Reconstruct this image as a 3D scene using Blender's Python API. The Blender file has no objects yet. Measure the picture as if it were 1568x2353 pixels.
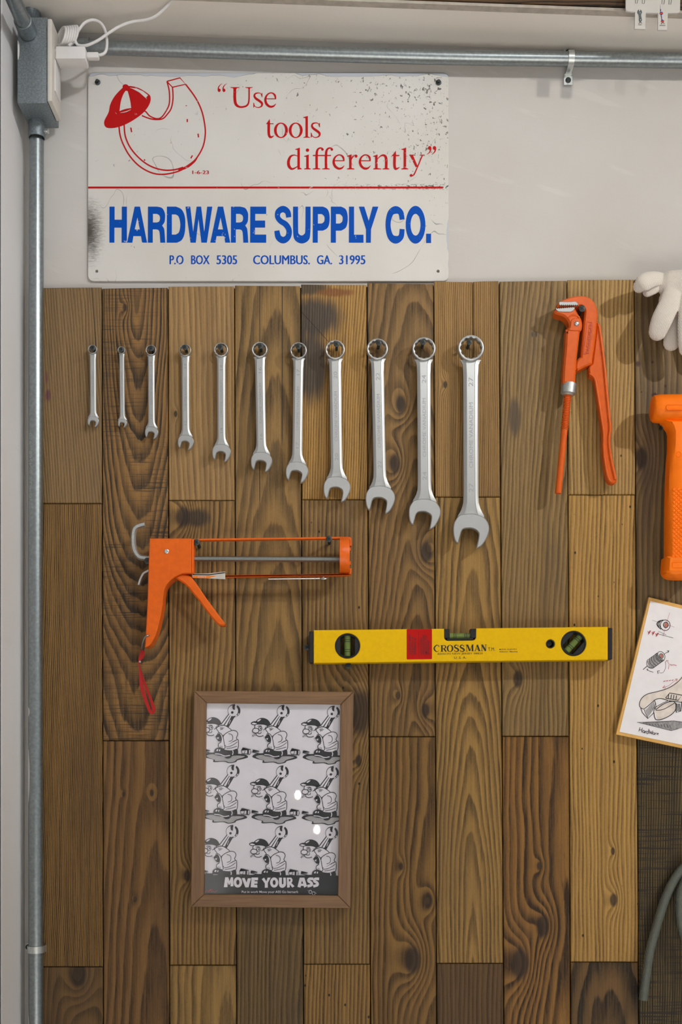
import bpy, bmesh, math, random
from mathutils import Vector, Matrix
from mathutils.geometry import tessellate_polygon

scene = bpy.context.scene
COL = scene.collection
PI = math.pi

# ------------------------------------------------------------------ camera
# wall plane is Y = 0, the viewer stands at Y = -D, 1547 px of the photo = 1 m on the wall
PXM, D, CX, CY, ZC = 1547.0, 1.8, 784.0, 1750.0, 1.35
F = PXM * D
cam_d = bpy.data.cameras.new('camera')
cam = bpy.data.objects.new('camera', cam_d)
COL.objects.link(cam)
cam.location = (0, -D, ZC)
cam.rotation_euler = (PI / 2, 0, 0)
cam_d.sensor_fit = 'VERTICAL'
cam_d.sensor_height = 36.0
cam_d.lens = 36.0 * F / 2353.0
cam_d.shift_y = (CY - 1176.5) / 2353.0
cam_d.clip_start = 0.05
scene.camera = cam

# ------------------------------------------------------------------ light
scene.view_settings.view_transform = 'Standard'
scene.view_settings.look = 'None'
scene.view_settings.gamma = 1.0
scene.view_settings.use_curve_mapping = False
scene.view_settings.exposure = -0.08

world = bpy.data.worlds.new('room_ambience')
scene.world = world
world.use_nodes = True
wb = world.node_tree.nodes['Background']
wb.inputs[0].default_value = (0.94, 0.97, 1.0, 1)
wb.inputs[1].default_value = 0.34


def spot(name, loc, aim, power, size, angle, blend, color):
    l = bpy.data.lights.new(name, 'SPOT')
    l.energy = power
    l.shadow_soft_size = size
    l.spot_size = math.radians(angle)
    l.spot_blend = blend
    l.color = color
    o = bpy.data.objects.new(name, l)
    COL.objects.link(o)
    o.location = loc
    o.rotation_euler = (Vector(aim) - Vector(loc)).to_track_quat('-Z', 'Y').to_euler()
    return o


def area(name, loc, aim, power, sx, sy, color, spread=180):
    l = bpy.data.lights.new(name, 'AREA')
    l.shape = 'RECTANGLE'
    l.size, l.size_y = sx, sy
    l.spread = math.radians(spread)
    l.energy = power
    l.color = color
    o = bpy.data.objects.new(name, l)
    COL.objects.link(o)
    o.location = loc
    o.rotation_euler = (Vector(aim) - Vector(loc)).to_track_quat('-Z', 'Y').to_euler()
    return o


# track spots on the shop ceiling, plus two added fill lights, all out of view
spot('track_spot_right', (1.62, -1.25, 2.72), (0.47, 0, 1.72), 84, 0.02, 60, 1.0, (1.0, 0.94, 0.86))
spot('track_spot_middle', (0.45, -1.5, 2.75), (-0.05, 0, 2.3), 9, 0.05, 70, 1.0, (1.0, 0.97, 0.93))
spot('left_wall_fill', (0.85, -1.75, 2.8), (-0.42, -0.05, 2.1), 56, 0.05, 48, 1.0, (0.97, 0.98, 1.0))  # added fill, brightens the left wall
area('floor_bounce_fill', (0.5, -2.7, 2.93), (0.5, -2.7, 0), 110, 1.4, 0.8, (0.98, 0.98, 1.0), 55)  # added fill, its floor bounce brightens the bulkhead underside


# ------------------------------------------------------------------ helpers
def P(px, py, d=0.0):
    """photo pixel -> point at distance d in front of the wall plane"""
    k = (D - d) / F
    return Vector(((px - CX) * k, -d, ZC + (CY - py) * k))


def crop(ox, oy, s):
    """pixel positions read from an enlargement -> photo pixels"""
    def f(pts):
        return [(ox + p[0] / s, oy + p[1] / s) + tuple(p[2:]) for p in pts]
    return f


def lin(c, k=1.0):
    out = []
    for v in c[:3]:
        v = v / 255.0
        v = v / 12.92 if v <= 0.04045 else ((v + 0.055) / 1.055) ** 2.4
        out.append(min(v * k, 0.98))
    return (*out, 1.0)


def cat(a, b, c, d, t):
    return tuple(0.5 * ((2 * b[i]) + (-a[i] + c[i]) * t + (2 * a[i] - 5 * b[i] + 4 * c[i] - d[i]) * t * t
                        + (-a[i] + 3 * b[i] - 3 * c[i] + d[i]) * t ** 3) for i in range(len(b)))


def spline(pts, n=4, closed=False):
    """Catmull-Rom through the points"""
    m = len(pts)
    out = []
    rng = m if closed else m - 1
    for i in range(rng):
        if closed:
            a, b, c, d = pts[i - 1], pts[i], pts[(i + 1) % m], pts[(i + 2) % m]
        else:
            a, b, c, d = pts[max(i - 1, 0)], pts[i], pts[i + 1], pts[min(i + 2, m - 1)]
        for k in range(n):
            out.append(cat(a, b, c, d, k / n))
    if not closed:
        out.append(tuple(pts[-1]))
    return out


def outline(pts, n=4):
    """closed outline, smooth except where a point carries a third value (a corner)"""
    cs = [i for i, p in enumerate(pts) if len(p) > 2]
    if not cs:
        return spline([p[:2] for p in pts], n, True)
    q = pts[cs[0]:] + pts[:cs[0]]
    q = q + [q[0]]
    out, run = [], [q[0][:2]]
    for p in q[1:]:
        run.append(p[:2])
        if len(p) > 2:
            s = spline(run, n) if len(run) > 2 else run
            out += s[:-1]
            run = [p[:2]]
    return out


def area2(p):
    return sum(p[i - 1][0] * p[i][1] - p[i][0] * p[i - 1][1] for i in range(len(p)))


def ellipse(cx, cy, rx, ry, n=28, rot=0):
    c, s = math.cos(rot), math.sin(rot)
    return [(cx + rx * math.cos(a) * c - ry * math.sin(a) * s, cy + rx * math.cos(a) * s + ry * math.sin(a) * c)
            for a in (2 * PI * i / n for i in range(n))]


def rect(x0, y0, x1, y1):
    return [(x0, y0), (x1, y0), (x1, y1), (x0, y1)]


def rrect(x0, y0, x1, y1, r, n=5):
    out = []
    for cx, cy, a0 in ((x1 - r, y0 + r, -PI / 2), (x1 - r, y1 - r, 0), (x0 + r, y1 - r, PI / 2), (x0 + r, y0 + r, PI)):
        for i in range(n + 1):
            a = a0 + PI / 2 * i / n
            out.append((cx + r * math.cos(a), cy + r * math.sin(a)))
    return out


def stroke(pts, w, n=5, closed=False):
    """outline of a brush stroke; w one width or one per point"""
    ws = w if isinstance(w, (list, tuple)) else [w] * len(pts)
    p = [(a[0], a[1], b) for a, b in zip(pts, ws)]
    if len(p) > 2 or closed:
        p = spline(p, n, closed)
    m = len(p)
    L, R = [], []
    for i in range(m):
        a = p[i - 1] if (i > 0 or closed) else p[i]
        b = p[(i + 1) % m] if (i < m - 1 or closed) else p[i]
        dx, dy = b[0] - a[0], b[1] - a[1]
        l = math.hypot(dx, dy) or 1
        nx, ny = -dy / l * p[i][2] / 2, dx / l * p[i][2] / 2
        L.append((p[i][0] + nx, p[i][1] + ny))
        R.append((p[i][0] - nx, p[i][1] - ny))
    if closed:
        return [L, R] if abs(area2(L)) > abs(area2(R)) else [R, L]
    return L + R[::-1]


class MB:
    """collects shapes for one mesh, in world metres"""
    def __init__(self):
        self.v, self.f, self.flat = [], [], False

    def add(self, v, f):
        o = len(self.v)
        self.v += [tuple(p) for p in v]
        self.f += [tuple(i + o for i in q) for q in f]
        return self

    def plate(self, polys, d0, d1, bev=0.0, dref=None, back=True):
        """outline(s) in photo px, first the outer, then holes; solid from depth d0 to d1"""
        if polys and not isinstance(polys[0], list):
            polys = [polys]
        dref = d1 if dref is None else dref
        loops = []
        for k, p in enumerate(polys):
            q = [P(a[0], a[1], dref) for a in p]
            q = [(a.x, a.z) for a in q]
            # drop doubled points
            q = [a for i, a in enumerate(q) if (a[0] - q[i - 1][0]) ** 2 + (a[1] - q[i - 1][1]) ** 2 > 1e-12]
            if (area2(q) < 0) == (k == 0):
                q.reverse()
            loops.append(q)
        flat = [a for q in loops for a in q]
        ins = []
        for q in loops:
            m = len(q)
            for i in range(m):
                a, b, c = q[i - 1], q[i], q[(i + 1) % m]
                e1 = Vector((b[0] - a[0], b[1] - a[1])).normalized()
                e2 = Vector((c[0] - b[0], c[1] - b[1])).normalized()
                n = Vector((-e1.y - e2.y, e1.x + e2.x))
                if n.length < 1e-6:
                    n = Vector((-e1.y, e1.x))
                n.normalize()
                cs = max(0.5, n.dot(Vector((-e1.y, e1.x))))
                ins.append((b[0] + n.x * bev / cs, b[1] + n.y * bev / cs))
        tris = tessellate_polygon([[Vector((a[0], a[1], 0)) for a in q] for q in loops])
        if bev > 0:
            il, o = [], 0
            for q in loops:
                il.append([Vector((a[0], a[1], 0)) for a in ins[o:o + len(q)]])
                o += len(q)
            ftris = tessellate_polygon(il)
        else:
            ftris = tris
        N = len(flat)
        if abs(d1 - d0) < 1e-7:
            self.add([(a[0], -d1, a[1]) for a in flat], tris)
            return self
        rows = [[(a[0], -d0, a[1]) for a in flat]]
        if bev > 0:
            rows.append([(a[0], -(d1 - bev), a[1]) for a in flat])
            rows.append([(a[0], -d1, a[1]) for a in ins])
        else:
            rows.append([(a[0], -d1, a[1]) for a in flat])
        v = [p for r in rows for p in r]
        f = []
        for r in range(len(rows) - 1):
            o = 0
            for q in loops:
                m = len(q)
                for i in range(m):
                    j = (i + 1) % m
                    f.append((r * N + o + i, r * N + o + j, (r + 1) * N + o + j, (r + 1) * N + o + i))
                o += m
        top = (len(rows) - 1) * N
        f += [tuple(i + top for i in t) for t in ftris]
        if back:
            f += [tuple(reversed(t)) for t in tris]
        self.add(v, f)
        return self

    def flatp(self, polys, d):
        return self.plate(polys, d, d)

    def box(self, c, s, bev=0.0, rot=None):
        bm = bmesh.new()
        bmesh.ops.create_cube(bm, size=1)
        for v in bm.verts:
            v.co = Vector((v.co.x * s[0], v.co.y * s[1], v.co.z * s[2]))
        if bev:
            bmesh.ops.bevel(bm, geom=bm.edges[:], offset=bev, segments=2, affect='EDGES', profile=0.5)
        M = Matrix.Translation(c) @ (rot.to_4x4() if rot else Matrix())
        bm.verts.ensure_lookup_table()
        v = [M @ a.co for a in bm.verts]
        for i, a in enumerate(bm.verts):
            a.index = i
        f = [tuple(a.index for a in q.verts) for q in bm.faces]
        bm.free()
        return self.add(v, f)

    def loft(self, rings, caps=True, closed=False):
        m = len(rings[0])
        v = [p for r in rings for p in r]
        f = []
        R = len(rings)
        for r in range(R if closed else R - 1):
            s = (r + 1) % R
            for i in range(m):
                j = (i + 1) % m
                f.append((r * m + i, r * m + j, s * m + j, s * m + i))
        if caps and not closed:
            f.append(tuple(range(m - 1, -1, -1)))
            f.append(tuple((R - 1) * m + i for i in range(m)))
        return self.add(v, f)

    def tube(self, pts, r, seg=12, caps=True, closed=False, sx=1.0, sy=1.0, phase=0.0, up=None):
        """round (or sx/sy flattened) tube along world points"""
        pts = [Vector(p) for p in pts]
        rs = r if isinstance(r, (list, tuple)) else [r] * len(pts)
        m = len(pts)
        rings = []
        nrm = Vector(up) if up else None
        for i in range(m):
            a = pts[i - 1] if (i > 0 or closed) else pts[i]
            b = pts[(i + 1) % m] if (i < m - 1 or closed) else pts[i]
            t = (b - a).normalized()
            if nrm is None:
                nrm = t.orthogonal()
            nrm = (nrm - t * nrm.dot(t))
            if nrm.length < 1e-6:
                nrm = t.orthogonal()
            nrm.normalize()
            bi = t.cross(nrm)
            rings.append([pts[i] + nrm * (math.cos(q) * rs[i] * sx) + bi * (math.sin(q) * rs[i] * sy)
                          for q in (phase + 2 * PI * k / seg for k in range(seg))])
        return self.loft(rings, caps, closed)

    def lathe(self, c, axis, prof, seg=24, caps=True, closed=False):
        """prof: (distance along axis, radius)"""
        axis = Vector(axis).normalized()
        u = axis.orthogonal().normalized()
        w = axis.cross(u)
        c = Vector(c)
        rings = [[c + axis * h + (u * math.cos(a) + w * math.sin(a)) * r
                  for a in (2 * PI * k / seg for k in range(seg))] for h, r in prof]
        return self.loft(rings, caps, closed)


def smooth_mesh(me, angle):
    for p in me.polygons:
        p.use_smooth = True
    me.set_sharp_from_angle(angle=math.radians(angle))


def build(name, mb, material, parent=None, origin=None, sharp=35, recalc=True):
    o0 = Vector(origin) if origin is not None else (parent_origin(parent) if parent else Vector((0, 0, 0)))
    me = bpy.data.meshes.new(name)
    me.from_pydata([tuple(Vector(p) - o0) for p in mb.v], [], mb.f)
    if recalc:
        bm = bmesh.new()
        bm.from_mesh(me)
        bmesh.ops.recalc_face_normals(bm, faces=bm.faces[:])
        bm.to_mesh(me)
        bm.free()
    if sharp:
        smooth_mesh(me, sharp)
    me.materials.append(material)
    o = bpy.data.objects.new(name, me)
    COL.objects.link(o)
    if parent:
        o.parent = parent
        o.location = o0 - parent_origin(parent)
    else:
        o.location = o0
    return o


def parent_origin(p):
    v = Vector((0, 0, 0))
    while p:
        v = v + Vector(p.location)
        p = p.parent
    return v


def printed(name, polylist, d, material, parent):
    """flat ink: every polygon is [outer, hole, ...] or one outline, in photo px, lying at depth d"""
    mb = MB()
    for i, p in enumerate(polylist):
        mb.flatp(p, d + i * 6e-6)       # each stroke its own film of ink
    o = build(name, mb, material, parent, sharp=0, recalc=False)
    me = o.data
    bm = bmesh.new()
    bm.from_mesh(me)
    for f in bm.faces:
        f.normal_update()
        if f.normal.y > 0:
            f.normal_flip()
    bm.to_mesh(me)
    bm.free()
    return o


def thing(name, loc, label, category, group=None):
    o = bpy.data.objects.new(name, None)
    o.empty_display_size = 0.02
    COL.objects.link(o)
    o.location = loc
    return tag(o, label, category, group)


def tag(o, label, category=None, group=None, kind=None):
    o['label'] = label
    if category:
        o['category'] = category
    if group:
        o['group'] = group
    if kind:
        o['kind'] = kind
    return o


# text outlines from the built-in font, made while the scene is still small
TEXT = {}


def text_mesh(s, bold=0.0):
    key = (s, bold)
    if key in TEXT:
        return TEXT[key]
    cu = bpy.data.curves.new('lettering', 'FONT')
    cu.body = s
    cu.offset = bold
    cu.resolution_u = 3
    ob = bpy.data.objects.new('lettering', cu)
    COL.objects.link(ob)
    dg = bpy.context.evaluated_depsgraph_get()
    dg.update()
    me = bpy.data.meshes.new_from_object(ob.evaluated_get(dg))
    v = [(p.co.x, p.co.y) for p in me.vertices]
    f = [tuple(p.vertices) for p in me.polygons]
    bpy.data.objects.remove(ob)
    bpy.data.curves.remove(cu)
    bpy.data.meshes.remove(me)
    TEXT[key] = (v, f)
    return TEXT[key]


def put_text(mb, s, x0, y0, x1, y1, d, bold=0.0, rot=0, skew=0.0, heavy=()):
    """fit the string into a photo-pixel box (y0 top, y1 bottom); rot 90 reads upward; skew: px drop per px to the right"""
    v, f = text_mesh(s, bold)
    ax, bx = min(p[0] for p in v), max(p[0] for p in v)
    ay, by = min(p[1] for p in v), max(p[1] for p in v)
    out = []
    for a, b in v:
        u, w = (a - ax) / (bx - ax), (b - ay) / (by - ay)
        if rot == 90:
            x, y = x0 + (1 - w) * (x1 - x0), y1 - u * (y1 - y0)
        else:
            x, y = x0 + u * (x1 - x0), y1 - w * (y1 - y0)
        out.append(P(x, y + skew * (x - x0), d))
    mb.add(out, f)
    for i, e in enumerate(heavy):       # a heavier weight: the same letters again, shifted a hair
        mb.add([(q[0] + e / PXM, q[1] - 6e-6 * (i + 1), q[2]) for q in out], f)


for s_, b_ in (('P.O', 0.), ('BOX', 0.), ('5305', 0.), ('COLUMBUS.', 0.), ('GA.', 0.), ('31995', 0.), ('1-6-23', 0.),
               ('EDISON NEW JERSEY 08820', .005), ('U. S. A.', .005), ('T.M.', .0), ('MODEL KL#518T3', .005), ('450mm/ 18inches', .005),
               ('Put in work Move your ASS Go berserk', .01), ('CHROME VANADIUM', 0.), ('NOZZLE 10', .02), ('JINGHUA BS4568/1970', 0.)):
    text_mesh(s_, b_)

# ------------------------------------------------------------------ materials
class S:
    """a node socket with arithmetic"""
    def __init__(self, nt, sock):
        self.nt, self.s = nt, sock

    def _m(self, op, *others, clamp=False):
        n = self.nt.nodes.new('ShaderNodeMath')
        n.operation = op
        n.use_clamp = clamp
        for i, o in enumerate((self,) + others):
            if isinstance(o, S):
                self.nt.links.new(o.s, n.inputs[i])
            else:
                n.inputs[i].default_value = o
        return S(self.nt, n.outputs[0])

    def __add__(self, o): return self._m('ADD', o)
    def __sub__(self, o): return self._m('SUBTRACT', o)
    def __mul__(self, o): return self._m('MULTIPLY', o)
    def __truediv__(self, o): return self._m('DIVIDE', o)
    __radd__ = __add__
    __rmul__ = __mul__

    def __rsub__(self, o): return (self * -1.0) + o
    def sqrt(self): return self._m('SQRT')
    def exp(self): return self._m('EXPONENT')
    def fract(self): return self._m('FRACT')
    def floor(self): return self._m('FLOOR')
    def abs(self): return self._m('ABSOLUTE')
    def sin(self): return self._m('SINE')
    def pow(self, e): return self._m('POWER', e)
    def max(self, o): return self._m('MAXIMUM', o)
    def min(self, o): return self._m('MINIMUM', o)
    def clamp(self): return self._m('ADD', 0.0, clamp=True)

    def step(self, a, b):
        """smoothstep, also for a > b"""
        n = self.nt.nodes.new('ShaderNodeMapRange')
        n.interpolation_type = 'SMOOTHSTEP'
        self.nt.links.new(self.s, n.inputs[0])
        if a < b:
            n.inputs[1].default_value, n.inputs[2].default_value = a, b
            n.inputs[3].default_value, n.inputs[4].default_value = 0, 1
        else:
            n.inputs[1].default_value, n.inputs[2].default_value = b, a
            n.inputs[3].default_value, n.inputs[4].default_value = 1, 0
        return S(self.nt, n.outputs[0])


class Mat:
    def __init__(self, name):
        self.m = bpy.data.materials.new(name)
        self.m.use_nodes = True
        self.nt = self.m.node_tree
        self.b = self.nt.nodes['Principled BSDF']
        self.out = self.nt.nodes['Material Output']
        self._xyz = None

    def xyz(self):
        if not self._xyz:
            tc = self.nt.nodes.new('ShaderNodeTexCoord')
            sp = self.nt.nodes.new('ShaderNodeSeparateXYZ')
            self.nt.links.new(tc.outputs['Object'], sp.inputs[0])
            self._xyz = [S(self.nt, o) for o in sp.outputs]
        return self._xyz

    def vec(self, *c):
        n = self.nt.nodes.new('ShaderNodeCombineXYZ')
        for i, o in enumerate(c):
            if isinstance(o, S):
                self.nt.links.new(o.s, n.inputs[i])
            else:
                n.inputs[i].default_value = o
        return n.outputs[0]

    def noise(self, v, scale=1.0, detail=2.0, rough=0.5, dist=0.0):
        n = self.nt.nodes.new('ShaderNodeTexNoise')
        self.nt.links.new(v, n.inputs['Vector'])
        n.inputs['Scale'].default_value = scale
        n.inputs['Detail'].default_value = detail
        n.inputs['Roughness'].default_value = rough
        n.inputs['Distortion'].default_value = dist
        return S(self.nt, n.outputs['Fac'])

    def voronoi(self, v, scale=1.0, rnd=1.0):
        n = self.nt.nodes.new('ShaderNodeTexVoronoi')
        self.nt.links.new(v, n.inputs['Vector'])
        n.inputs['Scale'].default_value = scale
        n.inputs['Randomness'].default_value = rnd
        sp = self.nt.nodes.new('ShaderNodeSeparateXYZ')
        self.nt.links.new(n.outputs['Color'], sp.inputs[0])
        return S(self.nt, n.outputs['Distance']), S(self.nt, sp.outputs[0])

    def mix(self, f, a, b):
        n = self.nt.nodes.new('ShaderNodeMix')
        n.data_type = 'RGBA'
        for i, o in ((0, f), (6, a), (7, b)):
            if isinstance(o, S):
                self.nt.links.new(o.s, n.inputs[i])
            elif isinstance(o, bpy.types.NodeSocket):
                self.nt.links.new(o, n.inputs[i])
            else:
                n.inputs[i].default_value = o
        return n.outputs[2]

    def color(self, c):
        if isinstance(c, bpy.types.NodeSocket):
            self.nt.links.new(c, self.b.inputs['Base Color'])
        else:
            self.b.inputs['Base Color'].default_value = c
        return self

    def set(self, **k):
        for a, b in k.items():
            a = a.replace('_', ' ')
            if isinstance(b, S):
                self.nt.links.new(b.s, self.b.inputs[a])
            else:
                self.b.inputs[a].default_value = b
        return self

    def bump(self, h, strength=0.3, distance=0.001):
        n = self.nt.nodes.new('ShaderNodeBump')
        n.inputs['Strength'].default_value = strength
        n.inputs['Distance'].default_value = distance
        self.nt.links.new(h.s, n.inputs['Height'])
        self.nt.links.new(n.outputs[0], self.b.inputs['Normal'])
        return self


def simple(name, rgb, rough=0.5, metal=0.0, var=0.06, scale=60.0, bump=0.0, spec=0.5, coat=0.0):
    m = Mat(name)
    x, y, z = m.xyz()
    n = m.noise(m.vec(x, y, z), scale, 3)
    c = lin(rgb)
    a = tuple(v * (1 - var) for v in c[:3]) + (1,)
    b = tuple(min(v * (1 + var), 1) for v in c[:3]) + (1,)
    m.color(m.mix(n.step(0.3, 0.7), a, b))
    m.set(Roughness=rough, Metallic=metal)
    m.b.inputs['Specular IOR Level'].default_value = spec
    if coat:
        m.b.inputs['Coat Weight'].default_value = coat
        m.b.inputs['Coat Roughness'].default_value = 0.15
    if bump:
        m.bump(m.noise(m.vec(x, y, z), scale * 6, 2), bump, 0.0005)
    return m.m


def plaster(name, rgb, seed, warm):
    m = Mat(name)
    x, y, z = m.xyz()
    v = m.vec(x + seed, y, z)
    big = m.noise(v, 3.0, 3)
    fine = m.noise(v, 60, 4)
    trowel = m.noise(m.vec(x * 7.0 + z * 3.0, y * 7.0, z * 30.0 + x * 9.0), 1.5, 3)
    c = m.mix(big.step(0.35, 0.7), lin(rgb), lin(warm))
    c = m.mix(trowel.step(0.62, 0.72) * 0.25, c, lin((212, 210, 206)))
    m.color(c)
    m.set(Roughness=0.75)
    m.b.inputs['Specular IOR Level'].default_value = 0.25
    m.bump(fine * 0.5 + trowel, 0.16, 0.003)
    return m.m


def galvanised(name, rgb=(150, 158, 160), rough=0.36, scale=220, metal=0.9, var=0.12):
    m = Mat(name)
    x, y, z = m.xyz()
    n = m.noise(m.vec(x, y, z), scale, 3)
    g = m.noise(m.vec(x, y, z), 22, 3)
    c = m.mix(n.step(0.3, 0.75), lin(rgb, 1.0 - var), lin(rgb, 1.0 + var))
    c = m.mix(g.step(0.5, 0.8) * var * 1.5, c, lin((110, 118, 122)))
    m.color(c)
    m.set(Metallic=metal, Roughness=n * 0.10 + (rough - 0.05))
    m.bump(n, 0.25 * var, 0.0004)
    return m.m


def warm(c, k):
    a = lin(c, k)
    return (a[0] * 0.97, a[1] * 0.98, a[2] * 0.80, 1.0)


def wood(seed, light, dark, x0=0.5, y0=0.03, tilt=0.05, rw=0.0045, contrast=0.75, wob=0.010, saw=0.0, stain=0.3, holes=0.0,
         knots=(), patch=None, stainc=(58, 50, 44), slope=0.0, crack=()):
    """reclaimed pine: growth rings of a trunk cut by the plank, with knots, saw marks, stains and worm holes"""
    m = Mat('reclaimed_wood')
    x, y, z = m.xyz()
    xs = x + z * slope
    n1 = m.noise(m.vec(x * 9.0 + seed, seed * 1.7, z * 2.2), 1.0, 3.0)
    n2 = m.noise(m.vec(seed * 3.1, seed, z * 3.0 + x * 2.0), 1.0, 2.0)
    n3 = m.noise(m.vec(x * 55.0 + seed, 3.3, z * 7.0), 1.0, 4.0, 0.6)
    xx = xs - x0 + (n1 - 0.5) * wob * 2.0
    yy = z * tilt + y0 + (n2 - 0.5) * wob * 2.0
    r = (xx * xx + yy * yy).sqrt()
    kd = None
    for kx, kz, ks in knots:
        dx, dz = x - kx, (z - kz) * 0.55
        dd = (dx * dx + dz * dz).sqrt() + (n3 - 0.5) * ks * 0.5
        w = (dd * dd * (-1.0 / (ks * 1.45) ** 2)).exp()
        r = r + w * (ks * 1.55)
        q = dd.step(ks * 0.85, ks * 0.45)
        kd = q if kd is None else kd.max(q)
    t = r * (1.0 / rw) + (n3 - 0.5) * 0.9
    s = t.fract()
    per = m.noise(m.vec(t.floor() * 7.31 + seed, 1.0, z * 1.6), 1.0, 1.0)
    fib = m.noise(m.vec(x * 900.0, seed, z * 14.0), 1.0, 4.0, 0.65)
    fib2 = m.noise(m.vec(x * 190.0 + seed, 2.0, z * 4.0), 1.0, 5.0, 0.65)
    brk = m.noise(m.vec(x * 320.0 + seed, 7.0, z * 26.0), 1.0, 3.0, 0.6)
    late = s.step(0.10, 0.80) * s.step(1.0, 0.88)
    late = late * (per * 1.1 + 0.25) * (brk * 1.3 + 0.30)
    st = m.noise(m.vec(x * 16.0 + seed * 2.0, 5.0, z * 3.5), 1.0, 5.0, 0.65)
    st2 = m.noise(m.vec(x * 34.0 + seed * 5.0, 9.0, z * 1.6), 1.0, 4.0, 0.6)
    grit = m.noise(m.vec(x * 620.0, seed, z * 300.0), 1.0, 3.0, 0.7)
    dash = m.noise(m.vec(x * 640.0 + seed, 6.0, z * 45.0), 1.0, 2.0).step(0.66, 0.76)
    f = (late * contrast + (fib2 - 0.5) * 0.95 + (fib - 0.5) * 0.75 + (grit - 0.5) * 0.40 + 0.10).clamp()
    c = m.mix(f, warm(light, 1.05), warm(dark, 0.60))
    c = m.mix(st2.step(0.50, 0.78) * 0.55, c, warm(dark, 0.85))
    c = m.mix(st.step(0.48, 0.72) * stain, c, lin(stainc))
    c = m.mix(dash * 0.55, c, lin(dark, 0.5))
    if saw:
        sn = m.noise(m.vec(x * 14.0 + z * 4.0, seed, z * 420.0), 1.0, 3.0, 0.65)
        sw = m.noise(m.vec(x * 9.0, seed + 4.0, z * 7.0), 1.0, 2.0)
        sm = sn.step(0.50, 0.62) * sw.step(0.35, 0.62) * saw
        c = m.mix(sm, c, lin((44, 38, 31)))
    if patch:
        for (px_, pz_, sx_, sz_, col) in patch:
            dx, dz = (x - px_) / sx_, (z - pz_) / sz_
            dd = (dx * dx + dz * dz).sqrt() + (n1 - 0.5) * 1.5 + (n3 - 0.5) * 0.8 + (fib2 - 0.5) * 1.3
            c = m.mix(dd.step(1.3, 0.55) * 0.9, c, lin(col))
    if kd is not None:
        c = m.mix(kd * 0.85, c, lin((46, 35, 27)))
    for (x_, za, zb, drift) in crack:
        line = (x - x_ - (z - za) * drift + (n1 - 0.5) * 0.006).abs().step(0.0009, 0.0003)
        rng = z.step(za - 0.02, za) * z.step(zb + 0.02, zb)
        c = m.mix(line * rng * 0.9, c, lin((28, 22, 18)))
    if holes:
        vd, vr = m.voronoi(m.vec(x * 1.0 + seed, 0.0, z * 0.7), 85.0)
        hl = vd.step(0.16, 0.10) * vr.step(1.0 - holes, 1.0 - holes + 0.01)
        c = m.mix(hl * 0.92, c, lin((24, 19, 15)))
    m.color(c)
    m.set(Roughness=f * 0.12 + 0.50)
    m.b.inputs['Specular IOR Level'].default_value = 0.32
    m.bump(late * -0.7 + fib * 0.8 + fib2 * 0.7 - dash * 0.5, 0.45, 0.0014)
    return m.m


M = {}
M['white_wall'] = plaster('white_plaster', (196, 194, 191), 0.0, (190, 185, 179))
M['left_wall'] = plaster('left_plaster', (222, 221, 221), 4.0, (218, 215, 213))
M['soffit'] = plaster('soffit_paint', (234, 229, 221), 9.0, (229, 222, 212))
M['floor'] = simple('concrete_floor', (196, 190, 180), 0.6, 0, 0.12, 8)
M['ceiling'] = simple('ceiling_paint', (205, 203, 200), 0.8, 0, 0.03, 8)
M['galv'] = galvanised('galvanised_steel')
M['galv_dark'] = galvanised('galvanised_box', (136, 145, 150), 0.5, 420, 0.75, 0.22)
M['zinc'] = galvanised('bright_zinc', (205, 209, 207), 0.38, 300, 0.85, 0.08)
M['chrome'] = galvanised('satin_chrome', (186, 188, 188), 0.46, 900, 0.85, 0.03)
M['chrome_mark'] = simple('stamped_mark', (160, 162, 164), 0.5, 0.6)
M['chrome_flat'] = galvanised('flat_chrome', (186, 188, 188), 0.5, 900, 0.8, 0.03)
M['jaw_steel'] = galvanised('ground_jaw_steel', (158, 158, 156), 0.42, 500, 0.85, 0.06)
M['steel_dark'] = galvanised('dark_steel', (150, 154, 150), 0.4, 300, 0.85, 0.06)
M['black_screw'] = simple('blackened_screw', (58, 64, 64), 0.5, 0.3, 0.1, 300)
M['black_slot'] = simple('slot_shade', (14, 15, 15), 0.7)
M['white_plastic'] = simple('white_plastic', (218, 216, 214), 0.4, 0, 0.02)
M['cream_plastic'] = simple('cream_plastic', (206, 201, 192), 0.42, 0, 0.03)
M['gun_orange'] = simple('orange_enamel', (224, 100, 24), 0.36, 0, 0.05, 140, 0.05, 0.3)
M['plier_orange'] = simple('red_orange_enamel', (212, 92, 24), 0.36, 0, 0.05, 120, 0.12, 0.28, 0.0)
M['hammer_orange'] = simple('orange_rubber', (255, 122, 4), 0.5, 0, 0.03, 90, 0.08, 0.25)
M['yellow'] = simple('yellow_paint', (232, 186, 0), 0.45, 0, 0.03, 200, 0.05, 0.2)
M['black_plastic'] = simple('black_plastic', (26, 28, 33), 0.4, 0, 0.08)
M['black_ink'] = simple('black_ink', (30, 33, 34), 0.6, 0, 0.05)
M['red_ink'] = simple('red_ink', (178, 34, 34), 0.6)
M['red_label'] = simple('red_label', (186, 20, 16), 0.6, 0, 0.04, 60, 0, 0.15)
M['red_strap'] = simple('red_webbing', (172, 20, 20), 0.75, 0, 0.12, 500, 0.3)
M['poster_paper'] = simple('poster_paper', (226, 224, 233), 0.7, 0, 0.02)
M['poster_grey'] = simple('grey_tint', (168, 168, 172), 0.7, 0, 0.15, 900)
M['note_paper'] = simple('note_paper', (238, 235, 238), 0.75, 0, 0.02)
M['note_wash'] = simple('watercolour_wash', (222, 212, 203), 0.75, 0, 0.12, 60)
M['note_board'] = simple('plywood_board', (222, 172, 92), 0.6, 0, 0.08, 40)
M['pink_ink'] = simple('pink_pencil', (196, 120, 104), 0.7)
M['grey_ink'] = simple('pencil_grey', (120, 118, 120), 0.7)
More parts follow.
